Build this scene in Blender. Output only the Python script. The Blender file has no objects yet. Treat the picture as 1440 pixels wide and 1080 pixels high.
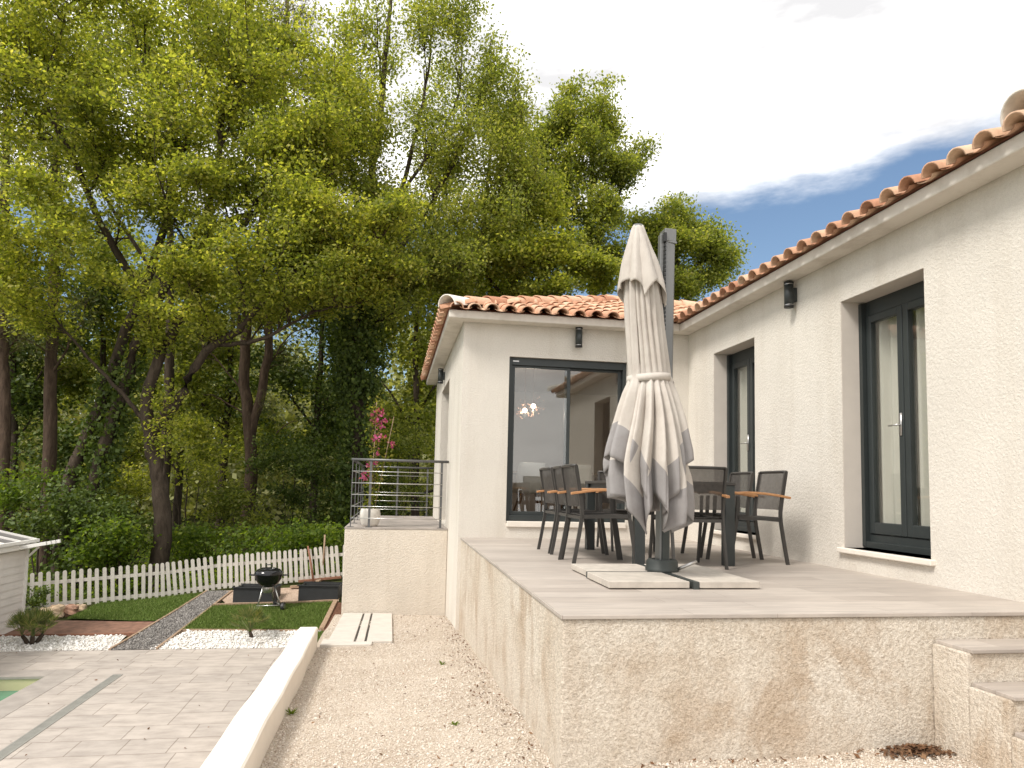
import bpy, math, random
import numpy as np
from mathutils import Vector, Matrix

# ------------------------------------------------------------------ camera, sky, sun, exposure
sc = bpy.context.scene
COL = sc.collection
R = math.radians
rng = np.random.default_rng(7)
random.seed(7)

CAM = np.array([0.0, 0.0, 1.40])
FPX, CY = 1000.0, 603.1                      # focal length and principal row for a 1440 x 1080 frame
YAW, PITCH, ROLL = R(9.397), R(4.748), R(1.290)
fw = np.array([math.sin(YAW) * math.cos(PITCH), math.cos(YAW) * math.cos(PITCH), math.sin(PITCH)])
ri0 = np.array([math.cos(YAW), -math.sin(YAW), 0.0])
up0 = np.cross(ri0, fw)
ri = math.cos(ROLL) * ri0 + math.sin(ROLL) * up0
up = -math.sin(ROLL) * ri0 + math.cos(ROLL) * up0
cd = bpy.data.cameras.new('camera')
cam = bpy.data.objects.new('camera', cd)
COL.objects.link(cam)
cam.matrix_world = Matrix(((ri[0], up[0], -fw[0], CAM[0]), (ri[1], up[1], -fw[1], CAM[1]),
                           (ri[2], up[2], -fw[2], CAM[2]), (0, 0, 0, 1)))
cd.sensor_width = 36.0
cd.lens = 36.0 * FPX / 1440.0
cd.shift_y = (CY - 540.0) / 1440.0
cd.clip_start, cd.clip_end = 0.05, 2000
sc.camera = cam

SUN_EL, SUN_AZ = R(50), R(238)               # azimuth clockwise from +Y (the way the camera looks)
world = bpy.data.worlds.new('World')
sc.world = world
world.use_nodes = True
wt = world.node_tree
wt.nodes.clear()
def wn(t, **k):
    n = wt.nodes.new(t)
    for a, b in k.items(): setattr(n, a, b)
    return n
w_out = wn('ShaderNodeOutputWorld')
sky = wn('ShaderNodeTexSky', sky_type='NISHITA', sun_disc=False)
sky.sun_elevation, sky.sun_rotation = SUN_EL, SUN_AZ
sky.air_density, sky.dust_density, sky.ozone_density = 1.2, 0.6, 2.5
bg_sky = wn('ShaderNodeBackground'); bg_sky.inputs['Strength'].default_value = 0.09
bg_cl = wn('ShaderNodeBackground'); bg_cl.inputs['Strength'].default_value = 1.12
w_mix = wn('ShaderNodeMixShader')
tc = wn('ShaderNodeTexCoord')
mp = wn('ShaderNodeMapping'); mp.inputs['Scale'].default_value = (1.8, 1.8, 6.0)
nz = wn('ShaderNodeTexNoise'); nz.inputs['Scale'].default_value = 1.6; nz.inputs['Detail'].default_value = 8; nz.inputs['Roughness'].default_value = 0.58
sep = wn('ShaderNodeSeparateXYZ')
L = wt.links.new
L(tc.outputs['Generated'], mp.inputs['Vector']); L(mp.outputs[0], nz.inputs['Vector'])
L(tc.outputs['Generated'], sep.inputs[0])
def wmath(op, a, b=None, c=None):
    n = wn('ShaderNodeMath', operation=op)
    for i, v in enumerate((a, b, c)):
        if v is None: continue
        if isinstance(v, (int, float)): n.inputs[i].default_value = v
        else: L(v, n.inputs[i])
    return n.outputs[0]
# the cloud deck's lower edge lies about 21 degrees up, a little higher and broken along its rim
lo = wmath('MULTIPLY_ADD', nz.outputs['Fac'], 0.13, sep.outputs['Z'])
lo1 = wmath('MULTIPLY_ADD', sep.outputs['X'], -0.09, lo)
lo2 = wmath('MULTIPLY_ADD', wmath('MAXIMUM', wmath('MULTIPLY', sep.outputs['Y'], -1.0), 0.0), 0.6, lo1)
mr = wn('ShaderNodeMapRange', interpolation_type='SMOOTHSTEP')
mr.inputs['From Min'].default_value, mr.inputs['From Max'].default_value = 0.392, 0.432
L(lo2, mr.inputs['Value'])
lowhaze = wn('ShaderNodeMapRange', interpolation_type='SMOOTHSTEP')
lowhaze.inputs['From Min'].default_value, lowhaze.inputs['From Max'].default_value = 0.16, 0.0
L(sep.outputs['Z'], lowhaze.inputs['Value'])
cf = wmath('MAXIMUM', mr.outputs[0], wmath('MULTIPLY', lowhaze.outputs[0], 0.7))
n2 = wn('ShaderNodeTexNoise'); n2.inputs['Scale'].default_value = 3.0; n2.inputs['Detail'].default_value = 5
L(mp.outputs[0], n2.inputs['Vector'])
cr = wn('ShaderNodeValToRGB')
cr.color_ramp.elements[0].position, cr.color_ramp.elements[0].color = 0.34, (0.54, 0.535, 0.54, 1)
cr.color_ramp.elements[1].position, cr.color_ramp.elements[1].color = 0.56, (1.0, 0.985, 0.965, 1)
L(n2.outputs['Fac'], cr.inputs[0]); L(cr.outputs[0], bg_cl.inputs['Color'])
L(sky.outputs[0], bg_sky.inputs['Color'])
L(cf, w_mix.inputs[0]); L(bg_sky.outputs[0], w_mix.inputs[1]); L(bg_cl.outputs[0], w_mix.inputs[2])
L(w_mix.outputs[0], w_out.inputs[0])

sd = bpy.data.lights.new('sun', 'SUN')
sd.energy, sd.angle, sd.color = 2.4, R(16), (1.0, 0.95, 0.88)
sun = bpy.data.objects.new('sun', sd)
COL.objects.link(sun)
sdir = Vector((math.sin(SUN_AZ) * math.cos(SUN_EL), math.cos(SUN_AZ) * math.cos(SUN_EL), math.sin(SUN_EL)))
sun.rotation_euler = sdir.to_track_quat('Z', 'Y').to_euler()
sun.location = sdir * 60

sc.view_settings.view_transform = 'Standard'
sc.view_settings.look = 'None'
sc.view_settings.exposure = 0.60
sc.view_settings.gamma = 1.0
sc.render.engine = 'CYCLES'
cy = sc.cycles
cy.use_denoising = True
try: cy.denoiser = 'OPENIMAGEDENOISE'
except Exception: pass
cy.max_bounces, cy.diffuse_bounces, cy.glossy_bounces, cy.transmission_bounces, cy.transparent_max_bounces = 7, 4, 3, 6, 10
cy.sample_clamp_indirect = 6.0
cy.caustics_reflective = cy.caustics_refractive = False

# ------------------------------------------------------------------ picking points of the place
def ray(px, py): return (px - 720) / FPX * ri - (py - CY) / FPX * up + fw
def at_y(px, py, y): d = ray(px, py); return CAM + d * (y - CAM[1]) / d[1]
def at_z(px, py, z): d = ray(px, py); return CAM + d * (z - CAM[2]) / d[2]

# ------------------------------------------------------------------ materials
def lin(c):
    c = c / 255.0
    return c / 12.92 if c <= 0.04045 else ((c + 0.055) / 1.055) ** 2.4
def rgb(r, g, b): return (lin(r), lin(g), lin(b), 1.0)
def v4(c): return tuple(c) + (1.0,) if len(c) == 3 else tuple(c)

class NT:
    def __init__(s, name):
        s.m = bpy.data.materials.new(name); s.m.use_nodes = True
        s.t = s.m.node_tree
        s.b = s.t.nodes['Principled BSDF']; s.o = s.t.nodes['Material Output']
        s.tc = None
    def n(s, t, **k):
        x = s.t.nodes.new(t)
        for a, b in k.items(): setattr(x, a, b)
        return x
    def l(s, a, b): s.t.links.new(a, b)
    def coord(s, scale=(1, 1, 1), rot=(0, 0, 0)):
        if s.tc is None: s.tc = s.n('ShaderNodeTexCoord')
        m = s.n('ShaderNodeMapping'); m.inputs['Scale'].default_value = scale; m.inputs['Rotation'].default_value = rot
        s.l(s.tc.outputs['Object'], m.inputs['Vector']); return m.outputs[0]
    def noise(s, scale, detail=4, rough=0.55, co=None, dist=0.0):
        x = s.n('ShaderNodeTexNoise'); x.inputs['Scale'].default_value = scale; x.inputs['Detail'].default_value = detail
        x.inputs['Roughness'].default_value = rough; x.inputs['Distortion'].default_value = dist
        s.l(co if co is not None else s.coord(), x.inputs['Vector']); return x.outputs['Fac']
    def voro(s, scale, co=None, feature='F1', out='Distance'):
        x = s.n('ShaderNodeTexVoronoi', feature=feature); x.inputs['Scale'].default_value = scale
        s.l(co if co is not None else s.coord(), x.inputs['Vector']); return x.outputs[out]
    def ramp(s, fac, stops):
        x = s.n('ShaderNodeValToRGB'); e = x.color_ramp.elements
        while len(e) < len(stops): e.new(0.5)
        for i, (p, c) in enumerate(stops): e[i].position = p; e[i].color = v4(c)
        s.l(fac, x.inputs[0]); return x.outputs[0]
    def mix(s, fac, a, b, mode='MIX'):
        x = s.n('ShaderNodeMix', data_type='RGBA', blend_type=mode)
        for i, v in ((0, fac), (6, a), (7, b)):
            if isinstance(v, (int, float)): x.inputs[i].default_value = v
            elif isinstance(v, tuple): x.inputs[i].default_value = v4(v)
            else: s.l(v, x.inputs[i])
        return x.outputs[2]
    def math(s, op, a, b=None):
        x = s.n('ShaderNodeMath', operation=op)
        for i, v in enumerate((a, b)):
            if v is None: continue
            if isinstance(v, (int, float)): x.inputs[i].default_value = v
            else: s.l(v, x.inputs[i])
        return x.outputs[0]
    def island(s): return s.n('ShaderNodeNewGeometry').outputs['Random Per Island']
    def bump(s, h, strength=0.5, dist=0.01):
        x = s.n('ShaderNodeBump'); x.inputs['Strength'].default_value = strength; x.inputs['Distance'].default_value = dist
        s.l(h, x.inputs['Height']); s.l(x.outputs[0], s.b.inputs['Normal'])
    def col(s, c):
        if isinstance(c, tuple): s.b.inputs['Base Color'].default_value = v4(c)
        else: s.l(c, s.b.inputs['Base Color'])
    def rough(s, r, metal=0.0, spec=0.5):
        if isinstance(r, (int, float)): s.b.inputs['Roughness'].default_value = r
        else: s.l(r, s.b.inputs['Roughness'])
        s.b.inputs['Metallic'].default_value = metal
        s.b.inputs['Specular IOR Level'].default_value = spec

def simple(name, c, r=0.6, metal=0.0, var=0.12, vs=6.0, bump=0.0, bs=80.0, spec=0.5):
    t = NT(name)
    a = tuple(x * (1 - var) for x in c[:3]); b = tuple(min(1, x * (1 + var)) for x in c[:3])
    t.col(t.ramp(t.noise(vs, 5), [(0.3, a), (0.7, b)])); t.rough(r, metal, spec)
    if bump: t.bump(t.noise(bs, 4), bump, 0.004)
    return t.m

def stucco(name, base, grain=70.0, strength=0.55, dist=0.008, dirt=0.10):
    t = NT(name)
    big = t.noise(0.9, 5, 0.6)
    c = t.ramp(big, [(0.3, tuple(x * (1 - dirt) for x in base[:3])), (0.7, base[:3])])
    run = t.noise(3.0, 5, 0.6, t.coord((1.0, 1.0, 0.12)))
    c = t.mix(0.22, c, t.ramp(run, [(0.48, (1, 1, 1)), (0.70, (0.62, 0.56, 0.48))]), 'MULTIPLY')
    fine = t.noise(grain, 3, 0.6)
    c = t.mix(0.28, c, t.ramp(t.noise(grain * 2.6, 3, 0.8), [(0.38, (0.66, 0.60, 0.53)), (0.55, (1.06, 1.05, 1.04))]), 'MULTIPLY')
    c = t.mix(0.12, c, t.ramp(fine, [(0.35, (0.45, 0.40, 0.34)), (0.6, (0.95, 0.92, 0.88))]), 'MULTIPLY')
    t.col(c); t.rough(0.92, 0, 0.2)
    v = t.noise(grain * 2.3, 3, 0.7)
    t.bump(t.math('ADD', t.math('POWER', fine, 1.5), t.math('MULTIPLY', v, 0.5)), strength, dist)
    return t.m

M = {}
M['stucco'] = stucco('house_stucco', (0.76, 0.72, 0.655), 54, 0.65, 0.012)
M['stucco_low'] = stucco('balcony_stucco', (0.74, 0.675, 0.59), 42, 0.85, 0.016, 0.16)
t = NT('eave_render')
w_ = t.ramp(t.noise(3.2, 10, 0.7), [(0.46, (0, 0, 0)), (0.72, (1, 1, 1))])
t.col(t.mix(t.math('MULTIPLY', w_, 0.55), (0.70, 0.65, 0.585), (0.40, 0.35, 0.29))); t.rough(0.9, 0, 0.2); t.bump(t.noise(60, 4), 0.25, 0.004)
M['fascia'] = t.m
M['smooth_white'] = simple('smooth_white_render', (0.78, 0.71, 0.62), 0.85, 0, 0.05, 4.0, 0.25, 25)
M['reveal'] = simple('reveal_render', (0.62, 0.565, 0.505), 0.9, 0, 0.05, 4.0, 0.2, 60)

# terrace wall: coarse render with rust brown runs
t = NT('terrace_wall_render')
streak = t.noise(2.6, 12, 0.70, t.coord((1.0, 1.6, 0.55)), 0.6)
blot = t.noise(1.3, 12, 0.68)
base = t.ramp(t.noise(1.0, 4), [(0.3, (0.77, 0.70, 0.605)), (0.7, (0.83, 0.775, 0.695))])
m1 = t.ramp(streak, [(0.44, (0, 0, 0)), (0.58, (1, 1, 1))])
m2 = t.ramp(blot, [(0.40, (0, 0, 0)), (0.60, (1, 1, 1))])
c = t.mix(t.math('MULTIPLY', t.math('MULTIPLY', m1, m2), 0.62), base, (0.52, 0.385, 0.265))
c = t.mix(t.math('MULTIPLY', t.ramp(t.noise(5.5, 6, 0.65), [(0.52, (0, 0, 0)), (0.75, (1, 1, 1))]), 0.35), c, (0.42, 0.32, 0.21))
fine = t.noise(42, 4, 0.68)
c = t.mix(0.30, c, t.ramp(fine, [(0.36, (0.32, 0.25, 0.18)), (0.56, (1.06, 1.04, 1.01))]), 'MULTIPLY')
c = t.mix(0.45, c, t.ramp(t.noise(130, 3, 0.8), [(0.38, (0.55, 0.47, 0.38)), (0.56, (1.08, 1.06, 1.03))]), 'MULTIPLY')
t.col(c); t.rough(0.95, 0, 0.15)
t.bump(t.math('ADD', t.math('POWER', fine, 1.4), t.math('MULTIPLY', t.noise(110, 3, 0.7), 0.6)), 0.95, 0.022)
M['terrace_wall'] = t.m

# terrace floor: pale greige wood look tiles laid along X
t = NT('terrace_tiles')
br = t.n('ShaderNodeTexBrick'); br.offset = 0.4; br.inputs['Scale'].default_value = 1.0
br.inputs['Brick Width'].default_value = 1.2; br.inputs['Row Height'].default_value = 0.20; br.inputs['Mortar Size'].default_value = 0.0016
br.inputs['Color1'].default_value = (0.475, 0.44, 0.405, 1); br.inputs['Color2'].default_value = (0.385, 0.35, 0.32, 1); br.inputs['Mortar'].default_value = (0.28, 0.24, 0.21, 1)
t.l(t.coord(), br.inputs['Vector'])
grain = t.noise(3.2, 7, 0.62, t.coord((1.0, 9.0, 1.0)), 0.6)
c = t.mix(0.55, br.outputs[0], t.ramp(grain, [(0.3, (0.62, 0.57, 0.54)), (0.68, (1.18, 1.12, 1.06))]), 'MULTIPLY')
c = t.mix(0.5, c, t.ramp(t.noise(1.1, 5), [(0.35, (0.80, 0.78, 0.76)), (0.65, (1.05, 1.03, 1.0))]), 'MULTIPLY')
t.col(c); t.rough(t.ramp(grain, [(0.2, (0.50,) * 3), (0.8, (0.65,) * 3)]), 0, 0.4)
M['tiles'] = t.m

# pool deck: stamped pale slabs
t = NT('deck_slabs')
br = t.n('ShaderNodeTexBrick'); br.offset = 0.5; br.offset_frequency = 2; br.squash = 0.7; br.squash_frequency = 3
br.inputs['Scale'].default_value = 1.0
br.inputs['Brick Width'].default_value = 0.62; br.inputs['Row Height'].default_value = 0.40; br.inputs['Mortar Size'].default_value = 0.007; br.inputs['Mortar Smooth'].default_value = 0.6
br.inputs['Color1'].default_value = (0.455, 0.41, 0.37, 1); br.inputs['Color2'].default_value = (0.395, 0.357, 0.325, 1); br.inputs['Mortar'].default_value = (0.25, 0.215, 0.185, 1)
wob = t.n('ShaderNodeTexNoise'); wob.inputs['Scale'].default_value = 2.0; t.l(t.coord(), wob.inputs['Vector'])
vm = t.n('ShaderNodeVectorMath', operation='MULTIPLY_ADD'); vm.inputs[1].default_value = (0.03, 0.03, 0); t.l(wob.outputs['Color'], vm.inputs[0]); t.l(t.coord(), vm.inputs[2])
t.l(vm.outputs[0], br.inputs['Vector'])
cl = t.noise(3.5, 7, 0.65, t.coord((1, 2.2, 1)))
c = t.mix(0.75, br.outputs[0], t.ramp(cl, [(0.34, (0.76, 0.73, 0.71)), (0.60, (1.10, 1.08, 1.06))]), 'MULTIPLY')
t.col(c); t.rough(0.7, 0, 0.35)
t.bump(t.math('SUBTRACT', t.math('MULTIPLY', cl, 0.5), br.outputs['Fac']), 0.35, 0.006)
M['deck'] = t.m
M['coping'] = simple('pool_coping', (0.33, 0.295, 0.265), 0.7, 0, 0.15, 5, 0.2, 40)

def pebbles_mat(name, cols, scale, bump=0.9, dist=0.012):
    t = NT(name)
    x = t.n('ShaderNodeTexVoronoi'); x.inputs['Scale'].default_value = scale; t.l(t.coord(), x.inputs['Vector'])
    sp = t.n('ShaderNodeSeparateColor'); t.l(x.outputs['Color'], sp.inputs[0])
    c = t.ramp(sp.outputs[0], [(i / max(1, len(cols) - 1), k) for i, k in enumerate(cols)])
    c = t.mix(0.5, c, t.ramp(t.noise(1.3, 6, 0.65), [(0.33, (0.70, 0.63, 0.56)), (0.62, (1.05, 1.04, 1.02))]), 'MULTIPLY')
    t.col(c); t.rough(0.9, 0, 0.2)
    t.bump(t.math('SUBTRACT', 1.0, x.outputs['Distance']), bump, dist)
    return t.m
M['gravel'] = pebbles_mat('gravel_sheet', [(0.53, 0.455, 0.37), (0.60, 0.525, 0.44), (0.42, 0.345, 0.27), (0.66, 0.59, 0.51)], 85)
M['white_gravel'] = pebbles_mat('white_pebble_sheet', [(0.70, 0.68, 0.64), (0.80, 0.78, 0.74), (0.45, 0.42, 0.38)], 34)
M['grey_gravel'] = pebbles_mat('grey_gravel_sheet', [(0.15, 0.14, 0.14), (0.24, 0.22, 0.21), (0.10, 0.095, 0.09), (0.32, 0.30, 0.28)], 40)
M['pink_gravel'] = pebbles_mat('pink_gravel_sheet', [(0.42, 0.31, 0.24), (0.55, 0.43, 0.34), (0.34, 0.25, 0.19)], 45)
M['mulch'] = pebbles_mat('bark_mulch', [(0.10, 0.05, 0.03), (0.18, 0.09, 0.06), (0.13, 0.07, 0.045)], 45)
M['boards'] = simple('brown_boards', (0.20, 0.105, 0.07), 0.8, 0, 0.35, 8, 0.4, 30)

def stones_mat(name, cols):
    t = NT(name)
    t.col(t.ramp(t.island(), [(i / max(1, len(cols) - 1), k) for i, k in enumerate(cols)])); t.rough(0.9, 0, 0.2)
    return t.m
M['stones'] = stones_mat('gravel_stones', [(0.54, 0.465, 0.385), (0.64, 0.565, 0.48), (0.72, 0.655, 0.58), (0.58, 0.50, 0.42), (0.40, 0.32, 0.25)])
M['white_stones'] = stones_mat('white_stones', [(0.60, 0.57, 0.53), (0.80, 0.78, 0.75), (0.85, 0.83, 0.80), (0.40, 0.37, 0.33)])
M['grey_stones'] = stones_mat('grey_stones', [(0.10, 0.095, 0.09), (0.22, 0.205, 0.19), (0.32, 0.30, 0.28)])
M['turf'] = simple('turf_base', (0.085, 0.135, 0.022), 0.95, 0, 0.4, 7, 0.6, 120)
t = NT('turf_blades'); t.col(t.ramp(t.island(), [(0, (0.07, 0.12, 0.016)), (0.6, (0.125, 0.19, 0.028)), (1, (0.20, 0.24, 0.07))])); t.rough(0.7, 0, 0.3)
M['blades'] = t.m
t = NT('forest_floor'); t.col(t.ramp(t.noise(1.3, 7, 0.65), [(0.3, (0.030, 0.035, 0.012)), (0.55, (0.060, 0.070, 0.020)), (0.75, (0.11, 0.09, 0.045))])); t.rough(0.95, 0, 0.1)
t.bump(t.noise(9, 6, 0.7), 1.0, 0.08)
M['ground'] = t.m

def wood(name, a, b, scale=(1, 1, 1), r=0.6, ns=10):
    t = NT(name); g = t.noise(ns, 6, 0.6, t.coord(scale), 0.8)
    t.col(t.ramp(g, [(0.3, a), (0.7, b)])); t.rough(r, 0, 0.4); t.bump(g, 0.2, 0.003); return t.m
M['teak'] = wood('teak', (0.36, 0.165, 0.07), (0.56, 0.30, 0.14), (1, 12, 12), 0.5)
M['timber'] = wood('weathered_timber', (0.24, 0.16, 0.10), (0.42, 0.30, 0.21), (2, 2, 2), 0.85)
M['red_timber'] = wood('red_brown_timber', (0.17, 0.075, 0.045), (0.28, 0.13, 0.08), (3, 3, 3), 0.75)
M['dark_wood'] = wood('dark_wood', (0.10, 0.05, 0.025), (0.22, 0.12, 0.06), (3, 3, 3), 0.5)
M['picket'] = simple('picket_paint', (0.60, 0.565, 0.505), 0.6, 0, 0.10, 9, 0.15, 60)
M['anthracite'] = simple('anthracite_aluminium', (0.030, 0.036, 0.036), 0.42, 0.0, 0.10, 3, 0.05, 200)
M['chair_metal'] = simple('charcoal_metal', (0.060, 0.056, 0.052), 0.45, 0.3, 0.10, 6)
M['mast'] = simple('mast_metal', (0.20, 0.20, 0.195), 0.42, 0.55, 0.07, 4)
M['mast_dark'] = simple('mast_dark_metal', (0.055, 0.062, 0.058), 0.5, 0.3, 0.1, 5)
M['rail'] = simple('rail_metal', (0.13, 0.13, 0.13), 0.42, 0.5, 0.08, 6)
M['steel'] = simple('brushed_steel', (0.55, 0.54, 0.52), 0.32, 0.9, 0.05, 8)
M['grate'] = simple('drain_metal', (0.27, 0.265, 0.24), 0.6, 0.1, 0.1, 8)
M['black_enamel'] = simple('black_enamel', (0.010, 0.010, 0.011), 0.12, 0.0, 0.05, 6)
M['black_plastic'] = simple('black_plastic', (0.02, 0.02, 0.02), 0.5, 0, 0.1, 8)
M['planter'] = simple('black_planter', (0.018, 0.020, 0.021), 0.6, 0, 0.2, 8)
M['sill'] = simple('sill_stone', (0.76, 0.70, 0.62), 0.6, 0, 0.06, 8, 0.1, 50)
M['slab'] = simple('base_concrete', (0.47, 0.425, 0.37), 0.9, 0, 0.12, 12, 0.45, 140)
M['kerb'] = simple('kerb_concrete', (0.55, 0.505, 0.45), 0.85, 0, 0.08, 6, 0.3, 60)
M['balcony_floor'] = simple('balcony_concrete', (0.36, 0.32, 0.29), 0.85, 0, 0.25, 3, 0.3, 40)
M['pot'] = simple('white_glazed_pot', (0.70, 0.66, 0.60), 0.35, 0, 0.05, 6)
M['rock'] = simple('limestone_rock', (0.44, 0.33, 0.22), 0.9, 0, 0.45, 7, 1.0, 20)
M['rock_grey'] = simple('grey_rock', (0.27, 0.22, 0.19), 0.9, 0, 0.35, 7, 1.0, 20)
M['rock_red'] = simple('reddish_rock', (0.33, 0.19, 0.13), 0.9, 0, 0.4, 7, 1.0, 20)
M['shed_wall'] = simple('white_boarding', (0.68, 0.64, 0.60), 0.7, 0, 0.06, 4, 0.1, 30)
M['shed_white'] = simple('white_frame_paint', (0.76, 0.74, 0.70), 0.55, 0, 0.04, 5)
M['shed_roof'] = simple('grey_roof_sheet', (0.16, 0.15, 0.145), 0.5, 0.1, 0.15, 6)
M['room_wall'] = simple('room_wall', (0.60, 0.52, 0.47), 0.9, 0, 0.03, 2)
M['room_floor'] = simple('room_floor', (0.35, 0.31, 0.27), 0.5, 0, 0.1, 4)
M['white_shell'] = simple('white_shell_plastic', (0.74, 0.71, 0.67), 0.4, 0, 0.03, 5)
M['table_wood'] = wood('pale_table_wood', (0.30, 0.22, 0.17), (0.44, 0.35, 0.28), (2, 2, 2), 0.5)
M['copper'] = simple('copper_wire', (0.32, 0.17, 0.11), 0.4, 0.7, 0.1, 8)
M['ridge_white'] = simple('mortared_cap', (0.76, 0.70, 0.62), 0.9, 0, 0.2, 8, 0.4, 30)
M['pool_liner'] = simple('pool_liner', (0.55, 0.50, 0.30), 0.6, 0, 0.08, 3)
M['dead'] = stones_mat('dead_leaves', [(0.07, 0.035, 0.02), (0.16, 0.08, 0.04), (0.10, 0.06, 0.035), (0.26, 0.15, 0.08)])

t = NT('terracotta_tiles')
c = t.ramp(t.island(), [(0.0, (0.46, 0.235, 0.15)), (0.3, (0.57, 0.335, 0.22)), (0.6, (0.64, 0.42, 0.29)), (0.85, (0.68, 0.49, 0.355)), (1.0, (0.50, 0.265, 0.17))])
c = t.mix(0.55, c, t.ramp(t.noise(14, 6, 0.7), [(0.33, (0.62, 0.52, 0.46)), (0.62, (1.08, 1.05, 1.0))]), 'MULTIPLY')
t.col(c); t.rough(0.85, 0, 0.25); t.bump(t.noise(60, 4), 0.25, 0.004)
M['terracotta'] = t.m
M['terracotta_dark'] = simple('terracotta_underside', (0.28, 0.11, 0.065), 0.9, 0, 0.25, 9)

t = NT('canopy_fabric')
at = t.n('ShaderNodeAttribute', attribute_name='band')
c = t.mix(t.math('GREATER_THAN', at.outputs['Fac'], 0.5), (0.635, 0.59, 0.54), (0.365, 0.35, 0.35))
c = t.mix(0.5, c, t.ramp(t.noise(5, 6, 0.65), [(0.35, (0.76, 0.72, 0.68)), (0.6, (1.05, 1.04, 1.02))]), 'MULTIPLY')
t.col(c); t.rough(0.95, 0, 0.15); t.bump(t.noise(22, 6, 0.7, t.coord((1, 1, .45))), 0.45, 0.012)
tr = t.n('ShaderNodeBsdfTranslucent'); t.l(c, tr.inputs['Color'])
mx = t.n('ShaderNodeMixShader'); mx.inputs[0].default_value = 0.18
t.l(t.b.outputs[0], mx.inputs[1]); t.l(tr.outputs[0], mx.inputs[2]); t.l(mx.outputs[0], t.o.inputs[0])
M['canopy'] = t.m

t = NT('mesh_textile')     # open weave sling fabric: part of the light passes between the threads
t.col(t.ramp(t.noise(30, 3), [(0.3, (0.060, 0.054, 0.049)), (0.7, (0.085, 0.077, 0.070))])); t.rough(0.8, 0, 0.2)
tp = t.n('ShaderNodeBsdfTransparent'); mx = t.n('ShaderNodeMixShader'); mx.inputs[0].default_value = 0.16
t.l(t.b.outputs[0], mx.inputs[1]); t.l(tp.outputs[0], mx.inputs[2]); t.l(mx.outputs[0], t.o.inputs[0])
M['sling'] = t.m

t = NT('curtain_voile')
t.col((0.80, 0.78, 0.71)); t.rough(0.9, 0, 0.1)
tr = t.n('ShaderNodeBsdfTranslucent'); tr.inputs['Color'].default_value = (0.7, 0.68, 0.62, 1)
mx = t.n('ShaderNodeMixShader'); mx.inputs[0].default_value = 0.35
t.l(t.b.outputs[0], mx.inputs[1]); t.l(tr.outputs[0], mx.inputs[2]); t.l(mx.outputs[0], t.o.inputs[0])
M['curtain'] = t.m

def glass(name, tint, k, add):
    t = NT(name)
    fr = t.n('ShaderNodeLayerWeight'); fr.inputs['Blend'].default_value = 0.5
    f = t.math('MINIMUM', t.math('ADD', t.math('MULTIPLY', t.math('POWER', fr.outputs['Facing'], 4.0), k), add), 0.97)
    gl = t.n('ShaderNodeBsdfGlossy'); gl.inputs['Roughness'].default_value = 0.015; gl.inputs['Color'].default_value = (0.92, 0.93, 0.92, 1)
    tp = t.n('ShaderNodeBsdfTransparent'); tp.inputs['Color'].default_value = tint
    mx = t.n('ShaderNodeMixShader'); t.l(f, mx.inputs[0]); t.l(tp.outputs[0], mx.inputs[1]); t.l(gl.outputs[0], mx.inputs[2]); t.l(mx.outputs[0], t.o.inputs[0])
    return t.m
M['glass'] = glass('window_glass', (0.90, 0.90, 0.88, 1), 0.9, 0.11)
M['clear_glass'] = glass('clear_glass', (0.96, 0.965, 0.95, 1), 0.8, 0.05)

t = NT('pool_water')
t.col((0.10, 0.26, 0.17)); t.rough(0.06, 0, 0.5); t.b.inputs['IOR'].default_value = 1.33
t.bump(t.noise(2.5, 3), 0.08, 0.03)
M['water'] = t.m

def emis(name, c, s):
    t = NT(name); t.b.inputs['Base Color'].default_value = v4(c)
    t.b.inputs['Emission Color'].default_value = v4(c); t.b.inputs['Emission Strength'].default_value = s; return t.m
M['bulb'] = emis('lit_bulb', (1.0, 0.93, 0.82), 9.0)

def leafmat(name, stops, trans=0.62, rough=0.55):
    t = NT(name)
    c = t.ramp(t.island(), stops)
    c = t.mix(0.7, c, t.ramp(t.noise(0.55, 4, 0.6), [(0.34, (0.72, 0.80, 0.75)), (0.64, (1.15, 1.15, 0.90))]), 'MULTIPLY')
    t.col(c); t.rough(rough, 0, 0.35)
    tr = t.n('ShaderNodeBsdfTranslucent')
    c2 = t.mix(1.0, c, (1.52, 1.50, 0.60), 'MULTIPLY'); t.l(c2, tr.inputs['Color'])
    mx = t.n('ShaderNodeMixShader'); mx.inputs[0].default_value = trans
    t.l(t.b.outputs[0], mx.inputs[1]); t.l(tr.outputs[0], mx.inputs[2]); t.l(mx.outputs[0], t.o.inputs[0])
    return t.m
M['leaf_oak'] = leafmat('oak_leaves', [(0, (0.125, 0.16, 0.032)), (0.5, (0.285, 0.305, 0.062)), (0.85, (0.43, 0.43, 0.10)), (1, (0.54, 0.49, 0.19))])
M['leaf_mid'] = leafmat('mid_green_leaves', [(0, (0.115, 0.15, 0.038)), (0.5, (0.235, 0.26, 0.066)), (0.9, (0.37, 0.38, 0.11)), (1, (0.47, 0.43, 0.19))])
M['leaf_ash'] = leafmat('ash_leaves', [(0, (0.14, 0.175, 0.044)), (0.5, (0.27, 0.295, 0.08)), (0.9, (0.40, 0.40, 0.13)), (1, (0.50, 0.46, 0.23))])
M['leaf_dark'] = leafmat('ivy_leaves', [(0, (0.045, 0.07, 0.014)), (0.6, (0.09, 0.13, 0.026)), (1, (0.18, 0.22, 0.055))], 0.3)
M['leaf_pine'] = leafmat('pine_needles', [(0, (0.08, 0.085, 0.035)), (0.6, (0.13, 0.13, 0.055)), (1, (0.21, 0.18, 0.10))], 0.3)
M['leaf_bush'] = leafmat('bush_leaves', [(0, (0.08, 0.13, 0.02)), (0.6, (0.15, 0.21, 0.034)), (1, (0.25, 0.30, 0.065))])
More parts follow.
